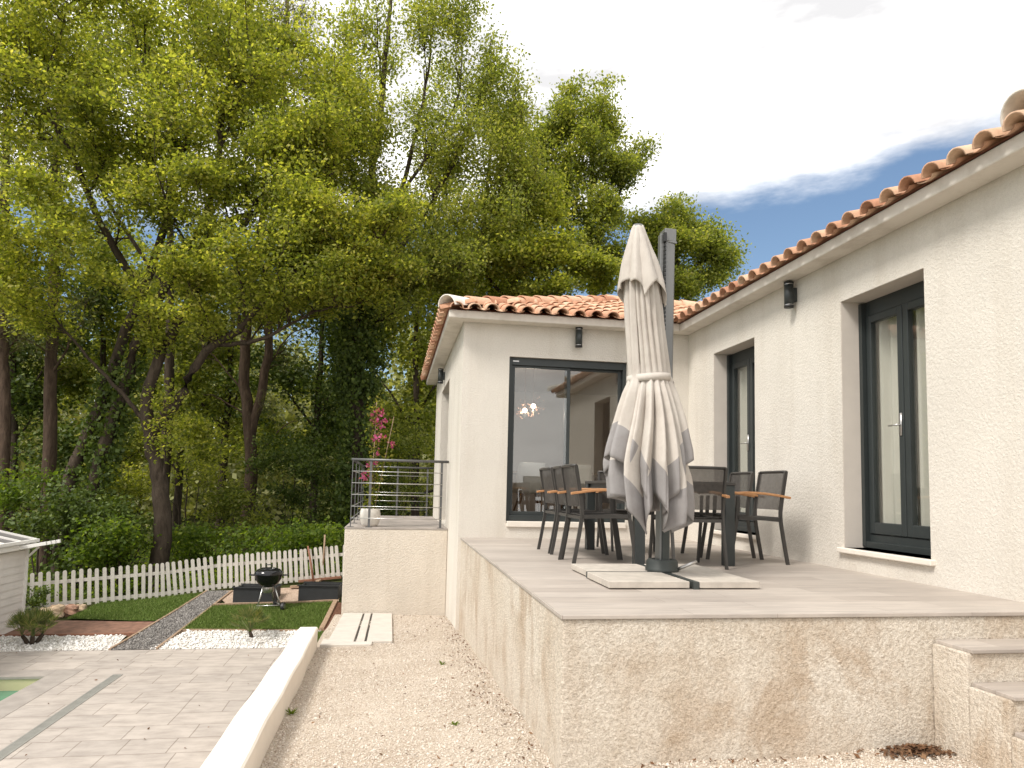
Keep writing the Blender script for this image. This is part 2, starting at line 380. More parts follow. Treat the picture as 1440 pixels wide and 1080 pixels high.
M['leaf_far'] = leafmat('far_leaves', [(0, (0.17, 0.18, 0.075)), (0.5, (0.27, 0.275, 0.12)), (1, (0.38, 0.37, 0.18))], 0.4)
M['leaf_palm'] = leafmat('palm_leaves', [(0, (0.075, 0.11, 0.028)), (0.6, (0.14, 0.17, 0.05)), (1, (0.26, 0.22, 0.10))], 0.3)
M['leaf_bouga'] = leafmat('climber_leaves', [(0, (0.10, 0.15, 0.02)), (0.5, (0.20, 0.22, 0.04)), (1, (0.34, 0.27, 0.07))])
M['flower'] = leafmat('magenta_bracts', [(0, (0.40, 0.05, 0.22)), (0.5, (0.52, 0.09, 0.29)), (1, (0.62, 0.24, 0.32))], 0.4)
def barkmat(name, a, b):
    t = NT(name); g = t.noise(5, 7, 0.7, t.coord((2.2, 2.2, 0.5)), 0.5)
    t.col(t.ramp(g, [(0.3, a), (0.7, b)])); t.rough(0.95, 0, 0.1); t.bump(t.noise(14, 6, 0.7, t.coord((1.5, 1.5, 0.4))), 1.0, 0.03); return t.m
M['bark_oak'] = barkmat('oak_bark', (0.030, 0.023, 0.017), (0.105, 0.080, 0.060))
M['bark_pine'] = barkmat('pine_bark', (0.045, 0.030, 0.022), (0.15, 0.105, 0.078))

# ------------------------------------------------------------------ mesh helpers
class MB:
    def __init__(s): s.v = []; s.f = []
    def add(s, vs, fs):
        o = len(s.v); s.v.extend([tuple(map(float, p)) for p in vs]); s.f.extend([tuple(i + o for i in f) for f in fs]); return s
    def box(s, x0, x1, y0, y1, z0, z1):
        return s.add([(x0, y0, z0), (x1, y0, z0), (x1, y1, z0), (x0, y1, z0), (x0, y0, z1), (x1, y0, z1), (x1, y1, z1), (x0, y1, z1)],
                     [(0, 3, 2, 1), (4, 5, 6, 7), (0, 1, 5, 4), (1, 2, 6, 5), (2, 3, 7, 6), (3, 0, 4, 7)])
    def bar(s, a, b, w, h, upv=(0, 0, 1)):
        a, b = np.array(a, float), np.array(b, float); d = (b - a) / np.linalg.norm(b - a)
        u = np.array(upv, float); sd_ = np.cross(d, u)
        if np.linalg.norm(sd_) < 1e-5: sd_ = np.cross(d, np.array([1.0, 0, 0]))
        sd_ /= np.linalg.norm(sd_); u2 = np.cross(sd_, d)
        q = []
        for p in (a, b):
            for i, j in ((-1, -1), (1, -1), (1, 1), (-1, 1)): q.append(p + sd_ * i * w / 2 + u2 * j * h / 2)
        return s.add(q, [(0, 1, 2, 3), (4, 7, 6, 5), (0, 4, 5, 1), (1, 5, 6, 2), (2, 6, 7, 3), (3, 7, 4, 0)])
    def tube(s, pts, rad, n=8, cap=True, flat=None):
        pts = np.array(pts, float); k = len(pts)
        rad = np.full(k, rad, float) if np.isscalar(rad) else np.array(rad, float)
        tg = np.gradient(pts, axis=0); tg /= np.linalg.norm(tg, axis=1)[:, None] + 1e-12
        ref = np.array([0, 0, 1.0]) if abs(tg[0][2]) < 0.9 else np.array([1.0, 0, 0])
        a = np.cross(ref, tg[0]); a /= np.linalg.norm(a)
        vs = []
        for i in range(k):
            a = a - tg[i] * (a @ tg[i]); a /= np.linalg.norm(a) + 1e-12; b = np.cross(tg[i], a)
            for j in range(n):
                th = 2 * math.pi * j / n
                vs.append(pts[i] + rad[i] * (math.cos(th) * a + math.sin(th) * b))
        fs = [(i * n + j, i * n + (j + 1) % n, (i + 1) * n + (j + 1) % n, (i + 1) * n + j) for i in range(k - 1) for j in range(n)]
        if cap: fs += [tuple(range(n))[::-1], tuple((k - 1) * n + j for j in range(n))]
        return s.add(vs, fs)
    def lathe(s, prof, c=(0, 0, 0), n=28):
        k = len(prof); vs = []
        for r, z in prof:
            for j in range(n):
                th = 2 * math.pi * j / n; vs.append((c[0] + r * math.cos(th), c[1] + r * math.sin(th), c[2] + z))
        fs = [(i * n + j, i * n + (j + 1) % n, (i + 1) * n + (j + 1) % n, (i + 1) * n + j) for i in range(k - 1) for j in range(n)]
        return s.add(vs, fs)
    def poly(s, pts): return s.add(pts, [tuple(range(len(pts)))])
    def prism(s, pts, z0, z1):
        n = len(pts)
        return s.add([(x, y, z0) for x, y in pts] + [(x, y, z1) for x, y in pts],
                     [tuple(range(n))[::-1], tuple(range(n, 2 * n))] + [(i, (i + 1) % n, n + (i + 1) % n, n + i) for i in range(n)])

def origin(o):
    p = np.zeros(3)
    while o is not None: p += np.array(o.location); o = o.parent
    return p
def link(name, me, mat, parent=None, smooth=False, bevel=0.0):
    o = bpy.data.objects.new(name, me); COL.objects.link(o)
    if mat is not None: me.materials.append(mat)
    if parent is not None: o.parent = parent
    if smooth: me.polygons.foreach_set('use_smooth', np.ones(len(me.polygons), bool))
    if bevel:
        m = o.modifiers.new('bevel', 'BEVEL'); m.width = bevel; m.segments = 2; m.limit_method = 'ANGLE'
    return o
def build(name, mb, mat, parent=None, smooth=False, bevel=0.0, label=None):
    off = origin(parent)
    me = bpy.data.meshes.new(name)
    me.from_pydata([(x - off[0], y - off[1], z - off[2]) for x, y, z in mb.v], [], mb.f); me.update()
    o = link(name, me, M[mat] if isinstance(mat, str) else mat, parent, smooth, bevel)
    if label: o['label'] = label
    return o
def fast_mesh(name, V, F, mat, parent=None, smooth=False):
    """V (n,3), F (m,k) arrays"""
    off = origin(parent)
    me = bpy.data.meshes.new(name); k = F.shape[1]
    me.vertices.add(len(V)); me.vertices.foreach_set('co', (V - off).astype(np.float32).ravel())
    me.loops.add(F.size); me.loops.foreach_set('vertex_index', F.astype(np.int32).ravel())
    me.polygons.add(len(F)); me.polygons.foreach_set('loop_start', np.arange(0, F.size, k, dtype=np.int32))
    me.update(calc_edges=True); me.validate()
    return link(name, me, M[mat] if isinstance(mat, str) else mat, parent, smooth)
def tag(o, label, cat, group=None, kind=None):
    if label: o['label'] = label
    if cat: o['category'] = cat
    if group: o['group'] = group
    if kind: o['kind'] = kind
    return o
def thing(name, label, cat, loc=(0, 0, 0), rz=0.0, group=None):
    o = bpy.data.objects.new(name, None); COL.objects.link(o); o.empty_display_size = 0.1
    o.location = loc; o.rotation_euler = (0, 0, rz); return tag(o, label, cat, group)
def dup(root, loc, rz, label, group=None):
    r = root.copy(); COL.objects.link(r); r.location = loc; r.rotation_euler = (0, 0, rz); r['label'] = label
    if group: r['group'] = group
    for ch in list(root.children):
        c = ch.copy(); COL.objects.link(c); c.parent = r
        for g in list(ch.children):
            d = g.copy(); COL.objects.link(d); d.parent = c
    return r
def structure(name, mb, mat, label, cat, **k):
    return tag(build(name, mb, mat, **k), label, cat, None, 'structure')

# ------------------------------------------------------------------ levels
T = 0.75                                     # terrace floor
DECK = -1.10
def zg(x, y):                                # pale gravel beside the terrace
    a = -0.04 - 0.068 * (np.maximum(y, 3.4) - 3.8) + 0.045 * np.clip((x - 0.9) / 2.5, 0, 1.2) * (y < 4.5)
    b = -0.31 - 0.012 * np.maximum(y - 7.6, 0) * 5
    w = np.clip((0.88 - x) / 1.6, 0, 1); w = w * w * (3 - 2 * w)
    return a * (1 - w) + b * w
FX = [-12, -6.5, -4.3, -3.4, -1.7, -1.0, 3.0]
FY = [14.0, 14.5, 15.1, 15.3, 15.4, 15.4, 15.6]
FZ = [-1.15, -1.05, -0.90, -0.78, -0.64, -0.55, -0.5]
def hg(x, y):                                # garden between deck and fence
    yf = np.interp(x, FX, FY); zf = np.interp(x, FX, FZ)
    t = np.clip((y - 11.5) / (yf - 11.5), 0, None)
    base = np.where(t <= 1, -1.103 + t * (zf + 1.103), zf - 0.03 * (y - yf))
    bank = np.clip((x + 1.15) / 0.5, 0, 1) * np.clip((12.5 - y) / 1.6, 0, 1)
    return base + bank * 0.33
def at_g(px, py, f=hg):
    d = ray(px, py); s = np.linspace(4, 40, 4000); P = CAM + d[None, :] * s[:, None]
    g = P[:, 2] - f(P[:, 0], P[:, 1]); i = int(np.argmax(g < 0)); return P[i]

def hall(x, y):
    z = hg(x, y)
    far = np.clip((y - 17) / 6, 0, 1)
    flat = -1.15 + 0.12 * np.sin(x * 0.35) * np.cos(y * 0.27) + 7.0 * np.clip((y - 34) / 60, 0, 1) ** 1.3
    z = z * (1 - far) + flat * far
    near = (y < 11.45) & (x < -0.75)
    z = np.where(near, -3.4, z)
    z = np.where((x >= -0.75) & (y < 15.6) & (y < 10.9), -1.3, z)
    z = np.where((x >= -0.6) & (y < 15.6), -1.3, z)
    return z
gx = np.concatenate([np.linspace(-160, -14, 24), np.linspace(-12, 4, 81), np.linspace(6, 160, 26)])
gy = np.concatenate([np.linspace(-60, 10, 12), np.linspace(11.0, 17, 49), np.linspace(17.5, 40, 46), np.linspace(45, 260, 24)])
XX, YY = np.meshgrid(gx, gy)
V = np.stack([XX, YY, hall(XX, YY) - 0.02], -1).reshape(-1, 3)
nx, ny = len(gx), len(gy)
ii, jj = np.meshgrid(np.arange(nx - 1), np.arange(ny - 1))
F = np.stack([jj * nx + ii, jj * nx + ii + 1, (jj + 1) * nx + ii + 1, (jj + 1) * nx + ii], -1).reshape(-1, 4)
tag(fast_mesh('ground', V, F, 'ground', None, True), 'dark forest floor under the trees and beyond the fence', 'ground', None, 'structure')

def patch(name, c, off, mat, label, cat, n=24, f=hg, m=10, kind='structure'):
    """quad patch with corners c (x,y) draped over f"""
    mb = MB(); P = []
    for j in range(m + 1):
        for i in range(n + 1):
            u, v = i / n, j / m
            x = (1 - u) * (1 - v) * c[0][0] + u * (1 - v) * c[1][0] + u * v * c[2][0] + (1 - u) * v * c[3][0]
            y = (1 - u) * (1 - v) * c[0][1] + u * (1 - v) * c[1][1] + u * v * c[2][1] + (1 - u) * v * c[3][1]
            P.append((x, y, float(f(x, y)) + off))
    w = n + 1
    mb.add(P, [(j * w + i, j * w + i + 1, (j + 1) * w + i + 1, (j + 1) * w + i) for j in range(m) for i in range(n)])
    return tag(build(name, mb, mat, None, True), label, cat, None, kind)

OCT_V = np.array([(1, 0, 0), (-1, 0, 0), (0, 1, 0), (0, -1, 0), (0, 0, 1), (0, 0, -1)], float)
OCT_F = np.array([(0, 2, 4), (2, 1, 4), (1, 3, 4), (3, 0, 4), (2, 0, 5), (1, 2, 5), (3, 1, 5), (0, 3, 5)])
def scatter(name, P, size, mat, label, cat, flat=0.7):
    n = len(P); s = size * rng.uniform(0.5, 1.25, (n, 1, 1)) * np.where(rng.random((n, 1, 1)) < 0.08, 1.7, 1.0)
    v = OCT_V[None] * s * rng.uniform(0.6, 1.25, (n, 6, 1)); v[:, :, 2] *= flat
    a = rng.uniform(0, 6.28, n); ca, sa = np.cos(a)[:, None], np.sin(a)[:, None]
    x = v[:, :, 0] * ca - v[:, :, 1] * sa; y = v[:, :, 0] * sa + v[:, :, 1] * ca
    tl = rng.normal(0, 0.35, (n, 1)); z = v[:, :, 2] + x * tl
    VV = np.stack([x, y, z], -1) + P[:, None, :]
    FF = OCT_F[None] + (np.arange(n) * 6)[:, None, None]
    return tag(fast_mesh(name, VV.reshape(-1, 3), FF.reshape(-1, 3), mat), label, cat, None, 'stuff')
def rand_quad(c, n, f, off=0.0):
    u, v = rng.random(n), rng.random(n); c = np.array([p[:2] for p in c])
    p = ((1 - u) * (1 - v))[:, None] * c[0] + (u * (1 - v))[:, None] * c[1] + (u * v)[:, None] * c[2] + ((1 - u) * v)[:, None] * c[3]
    return np.column_stack([p, f(p[:, 0], p[:, 1]) + off])

# ------------------------------------------------------------------ gravel at house level, low wall, kerb
GX, GY = np.meshgrid(np.linspace(-0.76, 6.0, 70), np.linspace(0.2, 10.86, 110))
V = np.stack([GX, GY, zg(GX, GY) + 0.012 * np.sin(GX * 5.1) * np.sin(GY * 3.7)], -1).reshape(-1, 3)
ii, jj = np.meshgrid(np.arange(69), np.arange(109))
F = np.stack([jj * 70 + ii, jj * 70 + ii + 1, (jj + 1) * 70 + ii + 1, (jj + 1) * 70 + ii], -1).reshape(-1, 4)
tag(fast_mesh('gravel_path', V, F, 'gravel', None, True), 'pale beige gravel strip between the low wall and the terrace', 'gravel', None, 'structure')
def gz(x, y): return zg(x, y) + 0.012 * np.sin(x * 5.1) * np.sin(y * 3.7)
P1 = rand_quad([(-0.72, 2.6), (0.89, 2.6), (0.89, 6.4), (-0.72, 6.4)], 20000, gz, 0.002)
P2 = rand_quad([(-0.72, 6.4), (0.88, 6.4), (0.86, 10.8), (-0.72, 10.8)], 17000, gz, 0.002)
P3 = rand_quad([(0.7, 2.9), (4.2, 2.9), (4.2, 3.66), (0.7, 3.66)], 9000, gz, 0.002)
scatter('gravel', np.vstack([P1, P2, P3]), 0.0072, 'stones', 'loose beige stones of the gravel strip', 'gravel')

mb = MB(); ys = np.linspace(1.2, 7.87, 90); vs = []
for y in ys:
    w1 = 0.005 * math.sin(y * 2.3) + 0.004 * math.sin(y * 5.7 + 1) ; w2 = 0.005 * math.sin(y * 1.9 + 2) + 0.003 * math.sin(y * 6.1)
    zt = -0.10 + 0.006 * math.sin(y * 1.3) + 0.003 * math.sin(y * 4.4)
    s_ = 0.005 * (7.87 - y)
    xl, xr = -0.912 - s_ * 2.2 + w1, -0.716 - s_ * 0.6 + w2
    vs += [(xl, y, -1.2), (xl, y, zt - 0.012), (xl + 0.012, y, zt), (xr - 0.012, y, zt), (xr, y, zt - 0.012), (xr, y, -0.8)]
k = 6
fs = [(i * k + j, i * k + j + 1, (i + 1) * k + j + 1, (i + 1) * k + j) for i in range(len(ys) - 1) for j in range(k - 1)]
fs += [tuple(range(k)), tuple((len(ys) - 1) * k + j for j in range(k))[::-1]]
mb.add(vs, fs)
tag(build('garden_wall', mb, 'smooth_white', None, False), 'low smooth white wall edging the gravel above the pool deck', 'wall')

kb = thing('drain_kerb', 'white concrete kerb with a slot drain turning between the low wall and the balcony', 'kerb', (-0.5, 8.0, -0.35))
def kslab(mb, c, th=0.10):
    mb.add([(x, y, zg(x, y) - th) for x, y in c] + [(x, y, float(zg(x, y)) + 0.03) for x, y in c],
           [(3, 2, 1, 0), (4, 5, 6, 7), (0, 1, 5, 4), (1, 2, 6, 5), (2, 3, 7, 6), (3, 0, 4, 7)])
m1, m2, m3 = MB(), MB(), MB()
kslab(m1, [(-0.70, 7.90), (-0.16, 7.90), (-0.16, 8.10), (-0.70, 8.10)])
kslab(m1, [(-0.70, 8.125), (-0.36, 8.125), (-0.36, 8.30), (-0.70, 8.30)])
kslab(m1, [(-0.64, 8.30), (-0.36, 8.30), (-0.36, 10.84), (-0.64, 10.84)])
kslab(m1, [(-0.335, 8.125), (-0.245, 8.125), (-0.245, 10.84), (-0.335, 10.84)])
kslab(m1, [(-0.22, 8.10), (0.06, 8.10), (0.06, 10.84), (-0.22, 10.84)])
build('kerb_slab', m1, 'kerb', kb, False, 0.006)
for c in ([(-0.70, 8.10), (-0.245, 8.10), (-0.245, 8.125), (-0.70, 8.125)], [(-0.36, 8.125), (-0.335, 8.125), (-0.335, 10.84), (-0.36, 10.84)], [(-0.245, 8.125), (-0.22, 8.125), (-0.22, 10.84), (-0.245, 10.84)]):
    m2 = MB(); m2.add([(x, y, float(zg(x, y)) + 0.012) for x, y in c], [(0, 1, 2, 3)]); build('drain_slot', m2, 'black_plastic', kb)

# ------------------------------------------------------------------ terrace
ter = thing('terrace', 'raised tiled terrace with a stained rough render wall in front of the house', 'terrace', (0.89, 3.65, 0))
mb = MB(); mb.box(0.893, 3.975, 3.655, 9.185, -0.95, T - 0.022)
build('wall', mb, 'terrace_wall', ter, False, 0.012)
mb = MB(); mb.box(0.883, 3.976, 3.643, 9.186, T - 0.022, T)
build('floor', mb, 'tiles', ter, False, 0.003)
for k, (y0, y1, z) in enumerate(((3.40, 3.652, 0.60), (3.145, 3.40, 0.43), (2.89, 3.145, 0.26), (2.63, 2.89, 0.10))):
    mb = MB(); mb.box(3.035, 3.974, y0 + 0.004, y1, -0.4, z - 0.02)
    s_ = build('step', mb, 'terrace_wall', ter, False, 0.008)
    mb = MB(); mb.box(3.055, 3.974, y0 - 0.012, y1 - 0.003, z - 0.02, z)
    build('tread', mb, 'tiles', s_, False, 0.003)

# ------------------------------------------------------------------ house
house = thing('house', 'single storey white rendered house with terracotta roofs and two wings at right angles', 'house', (0.85, 9.18, 0))
XL, XR, YF, YB = 0.85, 3.97, 9.18, 15.0
YN = 2.35                                    # near end of the long wing
WT = 3.585                                   # wall top
mb = MB()
# front wall of the short wing round its window
mb.box(XL, 1.465, YF, YF + 0.3, -1.3, WT); mb.box(3.09, XR, YF, YF + 0.3, -1.3, WT)
mb.box(1.465, 3.09, YF, YF + 0.3, -1.3, 0.945); mb.box(1.465, 3.09, YF, YF + 0.3, 3.135, WT)
# side wall with the balcony door
mb.box(XL, XL + 0.3, YF + 0.3, 11.45, -1.3, WT); mb.box(XL, XL + 0.3, 13.3, YB, -1.3, WT)
mb.box(XL, XL + 0.3, 11.45, 13.3, -1.3, 0.78); mb.box(XL, XL + 0.3, 11.45, 13.3, 3.15, WT)
# long wing
w1 = (4.762, 5.797); w2 = (7.365, 8.403); zs, zt = 0.94, 3.16
mb.box(XR, XR + 0.3, YN, w1[0], -1.3, WT); mb.box(XR, XR + 0.3, w1[1], w2[0], -1.3, WT); mb.box(XR, XR + 0.3, w2[1], YF + 0.3, -1.3, WT)
for a, b in (w1, w2):
    mb.box(XR, XR + 0.3, a, b, -1.3, zs); mb.box(XR, XR + 0.3, a, b, zt, WT)
mb.box(XR + 0.3, 9.7, YN, YN + 0.3, -1.3, WT); mb.box(9.7, 10.0, YN, YB, -1.3, WT); mb.box(XL + 0.3, 9.7, YB - 0.3, YB, -1.3, WT)
build('wall', mb, 'stucco', house)
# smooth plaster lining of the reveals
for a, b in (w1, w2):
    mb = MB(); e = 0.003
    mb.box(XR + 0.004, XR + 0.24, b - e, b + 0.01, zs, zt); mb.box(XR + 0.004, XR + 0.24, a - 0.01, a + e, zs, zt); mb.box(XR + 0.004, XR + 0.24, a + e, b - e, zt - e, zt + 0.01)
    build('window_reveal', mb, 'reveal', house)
# eaves
OV = 0.215
mb = MB()
zf0, zf1 = 3.560, 3.665
mb.box(XL - OV, XR - OV, YF - OV, YF, zf0, zf1)
mb.box(XL - OV, XL, YF, YB + OV, zf0, zf1)
mb.box(XR - OV, XR, YN - OV, YF, zf0, zf1)
mb.box(XR, 10.2, YN - OV, YN, zf0, zf1)
build('eave', mb, 'fascia', house, False, 0.012)
# rooms behind the glass
mb = MB()
mb.box(XL + 0.31, 6.5, YF + 0.31, 14.65, 0.80, 0.90); build('room_floor', mb, 'room_floor', house)
mb = MB()
mb.box(XL + 0.3, 6.6, YF + 0.3, 14.68, 3.42, 3.5); mb.box(6.5, 6.6, YF + 0.3, 14.68, 0.9, 3.42); mb.box(XL + 0.31, 6.5, 14.6, 14.68, 0.9, 3.42)
mb.box(XR + 0.3, 9.7, YF + 0.2, YF + 0.3, 0.8, 3.5)
mb.box(XR + 0.3, 8.0, YN + 0.3, YF + 0.2, 3.42, 3.5); mb.box(8.0, 8.1, YN + 0.3, YF + 0.2, 0.8, 3.42); mb.box(XR + 0.3, 8.0, 6.4, 6.55, 0.9, 3.42)
build('room_wall', mb, 'room_wall', house)
mb = MB(); mb.box(XR + 0.31, 8.0, YN + 0.31, YF + 0.2, 0.80, 0.90); build('room_floor', mb, 'room_floor', house)

def frame_box(mb, axis, a0, a1, z0, z1, d0, d1, w, wt_=None, wb=None):
    wt_ = wt_ or w; wb = wb or w
    B = (lambda p, q, r, s: mb.box(p, q, d0, d1, r, s)) if axis == 'x' else (lambda p, q, r, s: mb.box(d0, d1, p, q, r, s))
    B(a0, a0 + w, z0, z1); B(a1 - w, a1, z0, z1); B(a0 + w, a1 - w, z1 - wt_, z1); B(a0 + w, a1 - w, z0, z0 + wb)
# sliding window in the short wing
wx0, wx1 = 1.468, 3.087
win = MB(); frame_box(win, 'x', wx0, wx1, 0.972, 3.132, YF + 0.045, YF + 0.14, 0.045, 0.10, 0.075)
w_ = build('window', win, 'anthracite', house, False, 0.004)
for (a, b, d) in ((wx0 + 0.045, 2.315, 0.07), (2.245, wx1 - 0.045, 0.10)):
    mb = MB(); frame_box(mb, 'x', a, b, 1.048, 3.03, YF + d, YF + d + 0.03, 0.042 if d < 0.09 else 0.05, 0.03, 0.05)
    s_ = build('sash', mb, 'anthracite', w_, False, 0.003)
    mb = MB(); mb.box(a + 0.04, b - 0.04, YF + d + 0.012, YF + d + 0.018, 1.09, 3.01)
    build('pane', mb, 'glass', w_)
mb = MB(); mb.box(1.52, 1.60, YF + 0.041, YF + 0.045, 3.075, 3.09); build('maker_plate', mb, 'steel', w_)
mb = MB(); mb.box(1.475, 3.08, YF - 0.028, YF + 0.10, 0.897, 0.97); build('window_sill', mb, 'sill', house, False, 0.006)
# french windows of the long wing
for a, b in (w1, w2):
    dx = XR + 0.225
    fr = MB(); frame_box(fr, 'y', a + 0.004, b - 0.004, 0.955, zt - 0.004, dx, dx + 0.07, 0.05, 0.135, 0.11)
    f_ = build('window', fr, 'anthracite', house, False, 0.004)
    mb = MB(); mb.box(dx - 0.05, dx, b - 0.05, b - 0.006, 0.96, zt - 0.02); mb.box(dx - 0.05, dx, a + 0.006, a + 0.05, 0.96, zt - 0.02)
    build('shutter_rail', mb, 'anthracite', f_)
    mb = MB(); mb.box(dx - 0.045, dx + 0.03, a + 0.01, b - 0.01, 0.945, 1.0); build('threshold', mb, 'anthracite', f_, False, 0.004)
    mid = (a + b) / 2
    for (p, q) in ((mid + 0.004, b - 0.055), (a + 0.055, mid - 0.004)):
        mb = MB(); frame_box(mb, 'y', p, q, 1.07, zt - 0.142, dx - 0.012, dx + 0.05, 0.062, 0.066, 0.10)
        l_ = build('window_leaf', mb, 'anthracite', f_, False, 0.006)
        mb = MB(); mb.box(dx + 0.012, dx + 0.020, p + 0.055, q - 0.055, 1.16, zt - 0.21); build('pane', mb, 'clear_glass', f_)
    mb = MB(); mb.box(dx - 0.022, dx - 0.012, mid + 0.022, mid + 0.052, 1.91, 2.10); mb.tube([(dx - 0.022, mid + 0.037, 2.0), (dx - 0.05, mid + 0.037, 2.0)], 0.008); mb.tube([(dx - 0.05, mid + 0.03, 2.0), (dx - 0.05, mid + 0.14, 1.998)], 0.007)
    build('handle', mb, 'steel', f_, True)
    mb = MB(); mb.box(XR - 0.045, dx + 0.03, a - 0.045, b + 0.05, 0.895, 0.94); build('window_sill', mb, 'sill', house, False, 0.008)
    # curtain
    mb = MB(); n = 90; ya, yb = a + 0.005, b - 0.005
    vs = []
    for i in range(n + 1):
        y = ya + (yb - ya) * i / n; x = XR + 0.325 + 0.026 * math.sin(i * 0.62) + 0.018 * math.sin(i * 0.27 + 1)
        vs += [(x, y, 0.975), (x + 0.006 * math.sin(i), y, 3.155)]
    mb.add(vs, [(2 * i, 2 * i + 2, 2 * i + 3, 2 * i + 1) for i in range(n)])
    build('curtain', mb, 'curtain', house, True)
# balcony door
fr = MB(); frame_box(fr, 'y', 11.455, 13.295, 0.79, 3.145, XL + 0.16, XL + 0.23, 0.06, 0.12, 0.08)
d_ = build('balcony_door', fr, 'anthracite', house, False, 0.004)
mb = MB(); mb.box(XL + 0.19, XL + 0.20, 11.5, 13.25, 0.86, 3.03); build('pane', mb, 'glass', d_)
mb = MB(); mb.box(XL + 0.165, XL + 0.225, 12.35, 12.42, 0.87, 3.025); build('door_stile', mb, 'anthracite', d_)
# balcony
mb = MB(); mb.box(-0.675, XL - 0.002, 10.865, 15.2, -1.3, 0.745); build('balcony', mb, 'stucco_low', house, False, 0.012)
mb = MB(); mb.box(-0.68, XL - 0.002, 10.86, 15.2, 0.745, 0.765); build('balcony_floor', mb, 'balcony_floor', house)

# ------------------------------------------------------------------ roofs
PIT = math.atan(0.335)
EX, EY, EZ = XL - OV - 0.02, YF - OV - 0.02, zf1
EXR, EYN = XR - OV - 0.02, YN - OV - 0.02
def tile_field(mb_cover, mb_chan, org, a, u2, inside, na, nu, sp=0.228, ex=0.37, rad=0.088):
    """org: eave corner, a: along the eave, u2: horizontal up-slope direction; inside(s,t) in plan metres"""
    a = np.array(a, float); u2 = np.array(u2, float)
    u = u2 * math.cos(PIT) + np.array([0, 0, math.sin(PIT)]); n = np.cross(a, u)
    if n[2] < 0: n = -n
    Lt = 0.46; K = 9
    for k in range(nu):
        for i in range(na):
            s = (i + 0.5) * sp
            for kind in (0, 1):
                s0 = s if kind == 0 else s + sp / 2
                t0 = -0.085 + k * ex if kind == 0 else -0.035 + k * ex
                if not inside(s0, (t0 + (0.19 if k else 0.08)) * math.cos(PIT)): continue
                jit = rng.normal(0, 0.004, 3)
                vs = []
                for (tt, lift, r) in ((0, 0.020 + jit[0], rad), (Lt, 0.002, rad * 0.86)):
                    for rr in (r, r - 0.014):
                        for q in range(K):
                            th = math.pi * q / (K - 1)
                            if kind == 0: off = a * (s0 + jit[1] + rr * math.cos(th)) + n * (0.004 + rr * 0.92 * math.sin(th) + lift)
                            else: off = a * (s0 + rr * 0.92 * math.cos(th)) + n * (0.030 - rr * 0.36 * math.sin(th) + lift * .5)
                            vs.append(np.array(org) + off + u * (t0 + tt))
                fs = []
                for q in range(K - 1):
                    fs.append((q, q + 1, 2 * K + q + 1, 2 * K + q)); fs.append((K + q + 1, K + q, 3 * K + q, 3 * K + q + 1)); fs.append((q + 1, q, K + q, K + q + 1))
                (mb_cover if kind == 0 else mb_chan).add(vs, fs)
def cap_row(p0, p1, rad, mats, n, first=None):
    p0, p1 = np.array(p0, float), np.array(p1, float); d = (p1 - p0); Ltot = np.linalg.norm(d); d /= Ltot
    sd_ = np.cross(d, [0, 0, 1]); sd_ /= np.linalg.norm(sd_); nn = np.cross(sd_, d)
    K = 11; step = Ltot / n
    out = []
    for k in range(n):
        m = MB(); vs = []
        big = 1.18 if (k == 0 and first) else 1.0
        for tt, lift, r in ((-0.05, 0.028, rad * big), (step + 0.05, 0.004, rad * 0.88)):
            for rr in (r, r - 0.016):
                for q in range(K):
                    th = math.pi * q / (K - 1); vs.append(p0 + d * (k * step + tt) + sd_ * rr * math.cos(th) + nn * (rr * math.sin(th) + lift - 0.02))
        fs = []
        for q in range(K - 1):
            fs += [(q, q + 1, 2 * K + q + 1, 2 * K + q), (K + q + 1, K + q, 3 * K + q, 3 * K + q + 1), (q + 1, q, K + q, K + q + 1)]
        m.add(vs, fs); out.append(m)
    return out
tp_ = math.tan(PIT)
RD = 3.2                                     # plan depth of the short wing's slopes
ridge_y, ridge_z = EY + RD, EZ + RD * tp_
RX = EXR + RD
back_y = YB + OV + 0.02
cov, cha = MB(), MB()
Lf = EXR - EX
tile_field(cov, cha, (EX, EY, EZ), (1, 0, 0), (0, 1, 0), lambda s, t: t < RD - 0.05 and s > t - 0.02 and s < Lf + t + 0.02, 30, 10)
Ls = back_y - EY
tile_field(cov, cha, (EX, EY, EZ), (0, 1, 0), (1, 0, 0), lambda s, t: t < RD - 0.05 and s > t - 0.02 and s < Ls - t + 0.02, 28, 10)
Lr = EY - EYN
tile_field(cov, cha, (EXR, EYN, EZ), (0, 1, 0), (1, 0, 0), lambda s, t: t < RD - 0.05 and s > t - 0.02 and s < Lr + t + 0.05, 45, 10)
tile_field(cov, cha, (EXR, EYN, EZ), (1, 0, 0), (0, 1, 0), lambda s, t: t < RD - 0.05 and s > t - 0.02 and s < 6.7 - t, 30, 10)
roof = build('roof', cov, 'terracotta', house, True)
build('channel_tiles', cha, 'terracotta', roof, True)
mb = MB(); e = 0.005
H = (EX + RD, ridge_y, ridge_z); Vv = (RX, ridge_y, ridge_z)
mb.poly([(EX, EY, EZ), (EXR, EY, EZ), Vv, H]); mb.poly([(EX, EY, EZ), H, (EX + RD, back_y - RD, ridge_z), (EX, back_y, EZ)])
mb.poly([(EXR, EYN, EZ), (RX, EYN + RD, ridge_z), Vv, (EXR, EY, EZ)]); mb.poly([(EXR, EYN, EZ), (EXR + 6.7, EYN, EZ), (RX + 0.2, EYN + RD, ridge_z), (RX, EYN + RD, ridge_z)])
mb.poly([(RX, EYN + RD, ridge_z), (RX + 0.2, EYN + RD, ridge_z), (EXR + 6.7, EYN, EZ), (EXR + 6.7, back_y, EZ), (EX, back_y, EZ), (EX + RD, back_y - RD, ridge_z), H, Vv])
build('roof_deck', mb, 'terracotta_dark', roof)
lift = 0.045
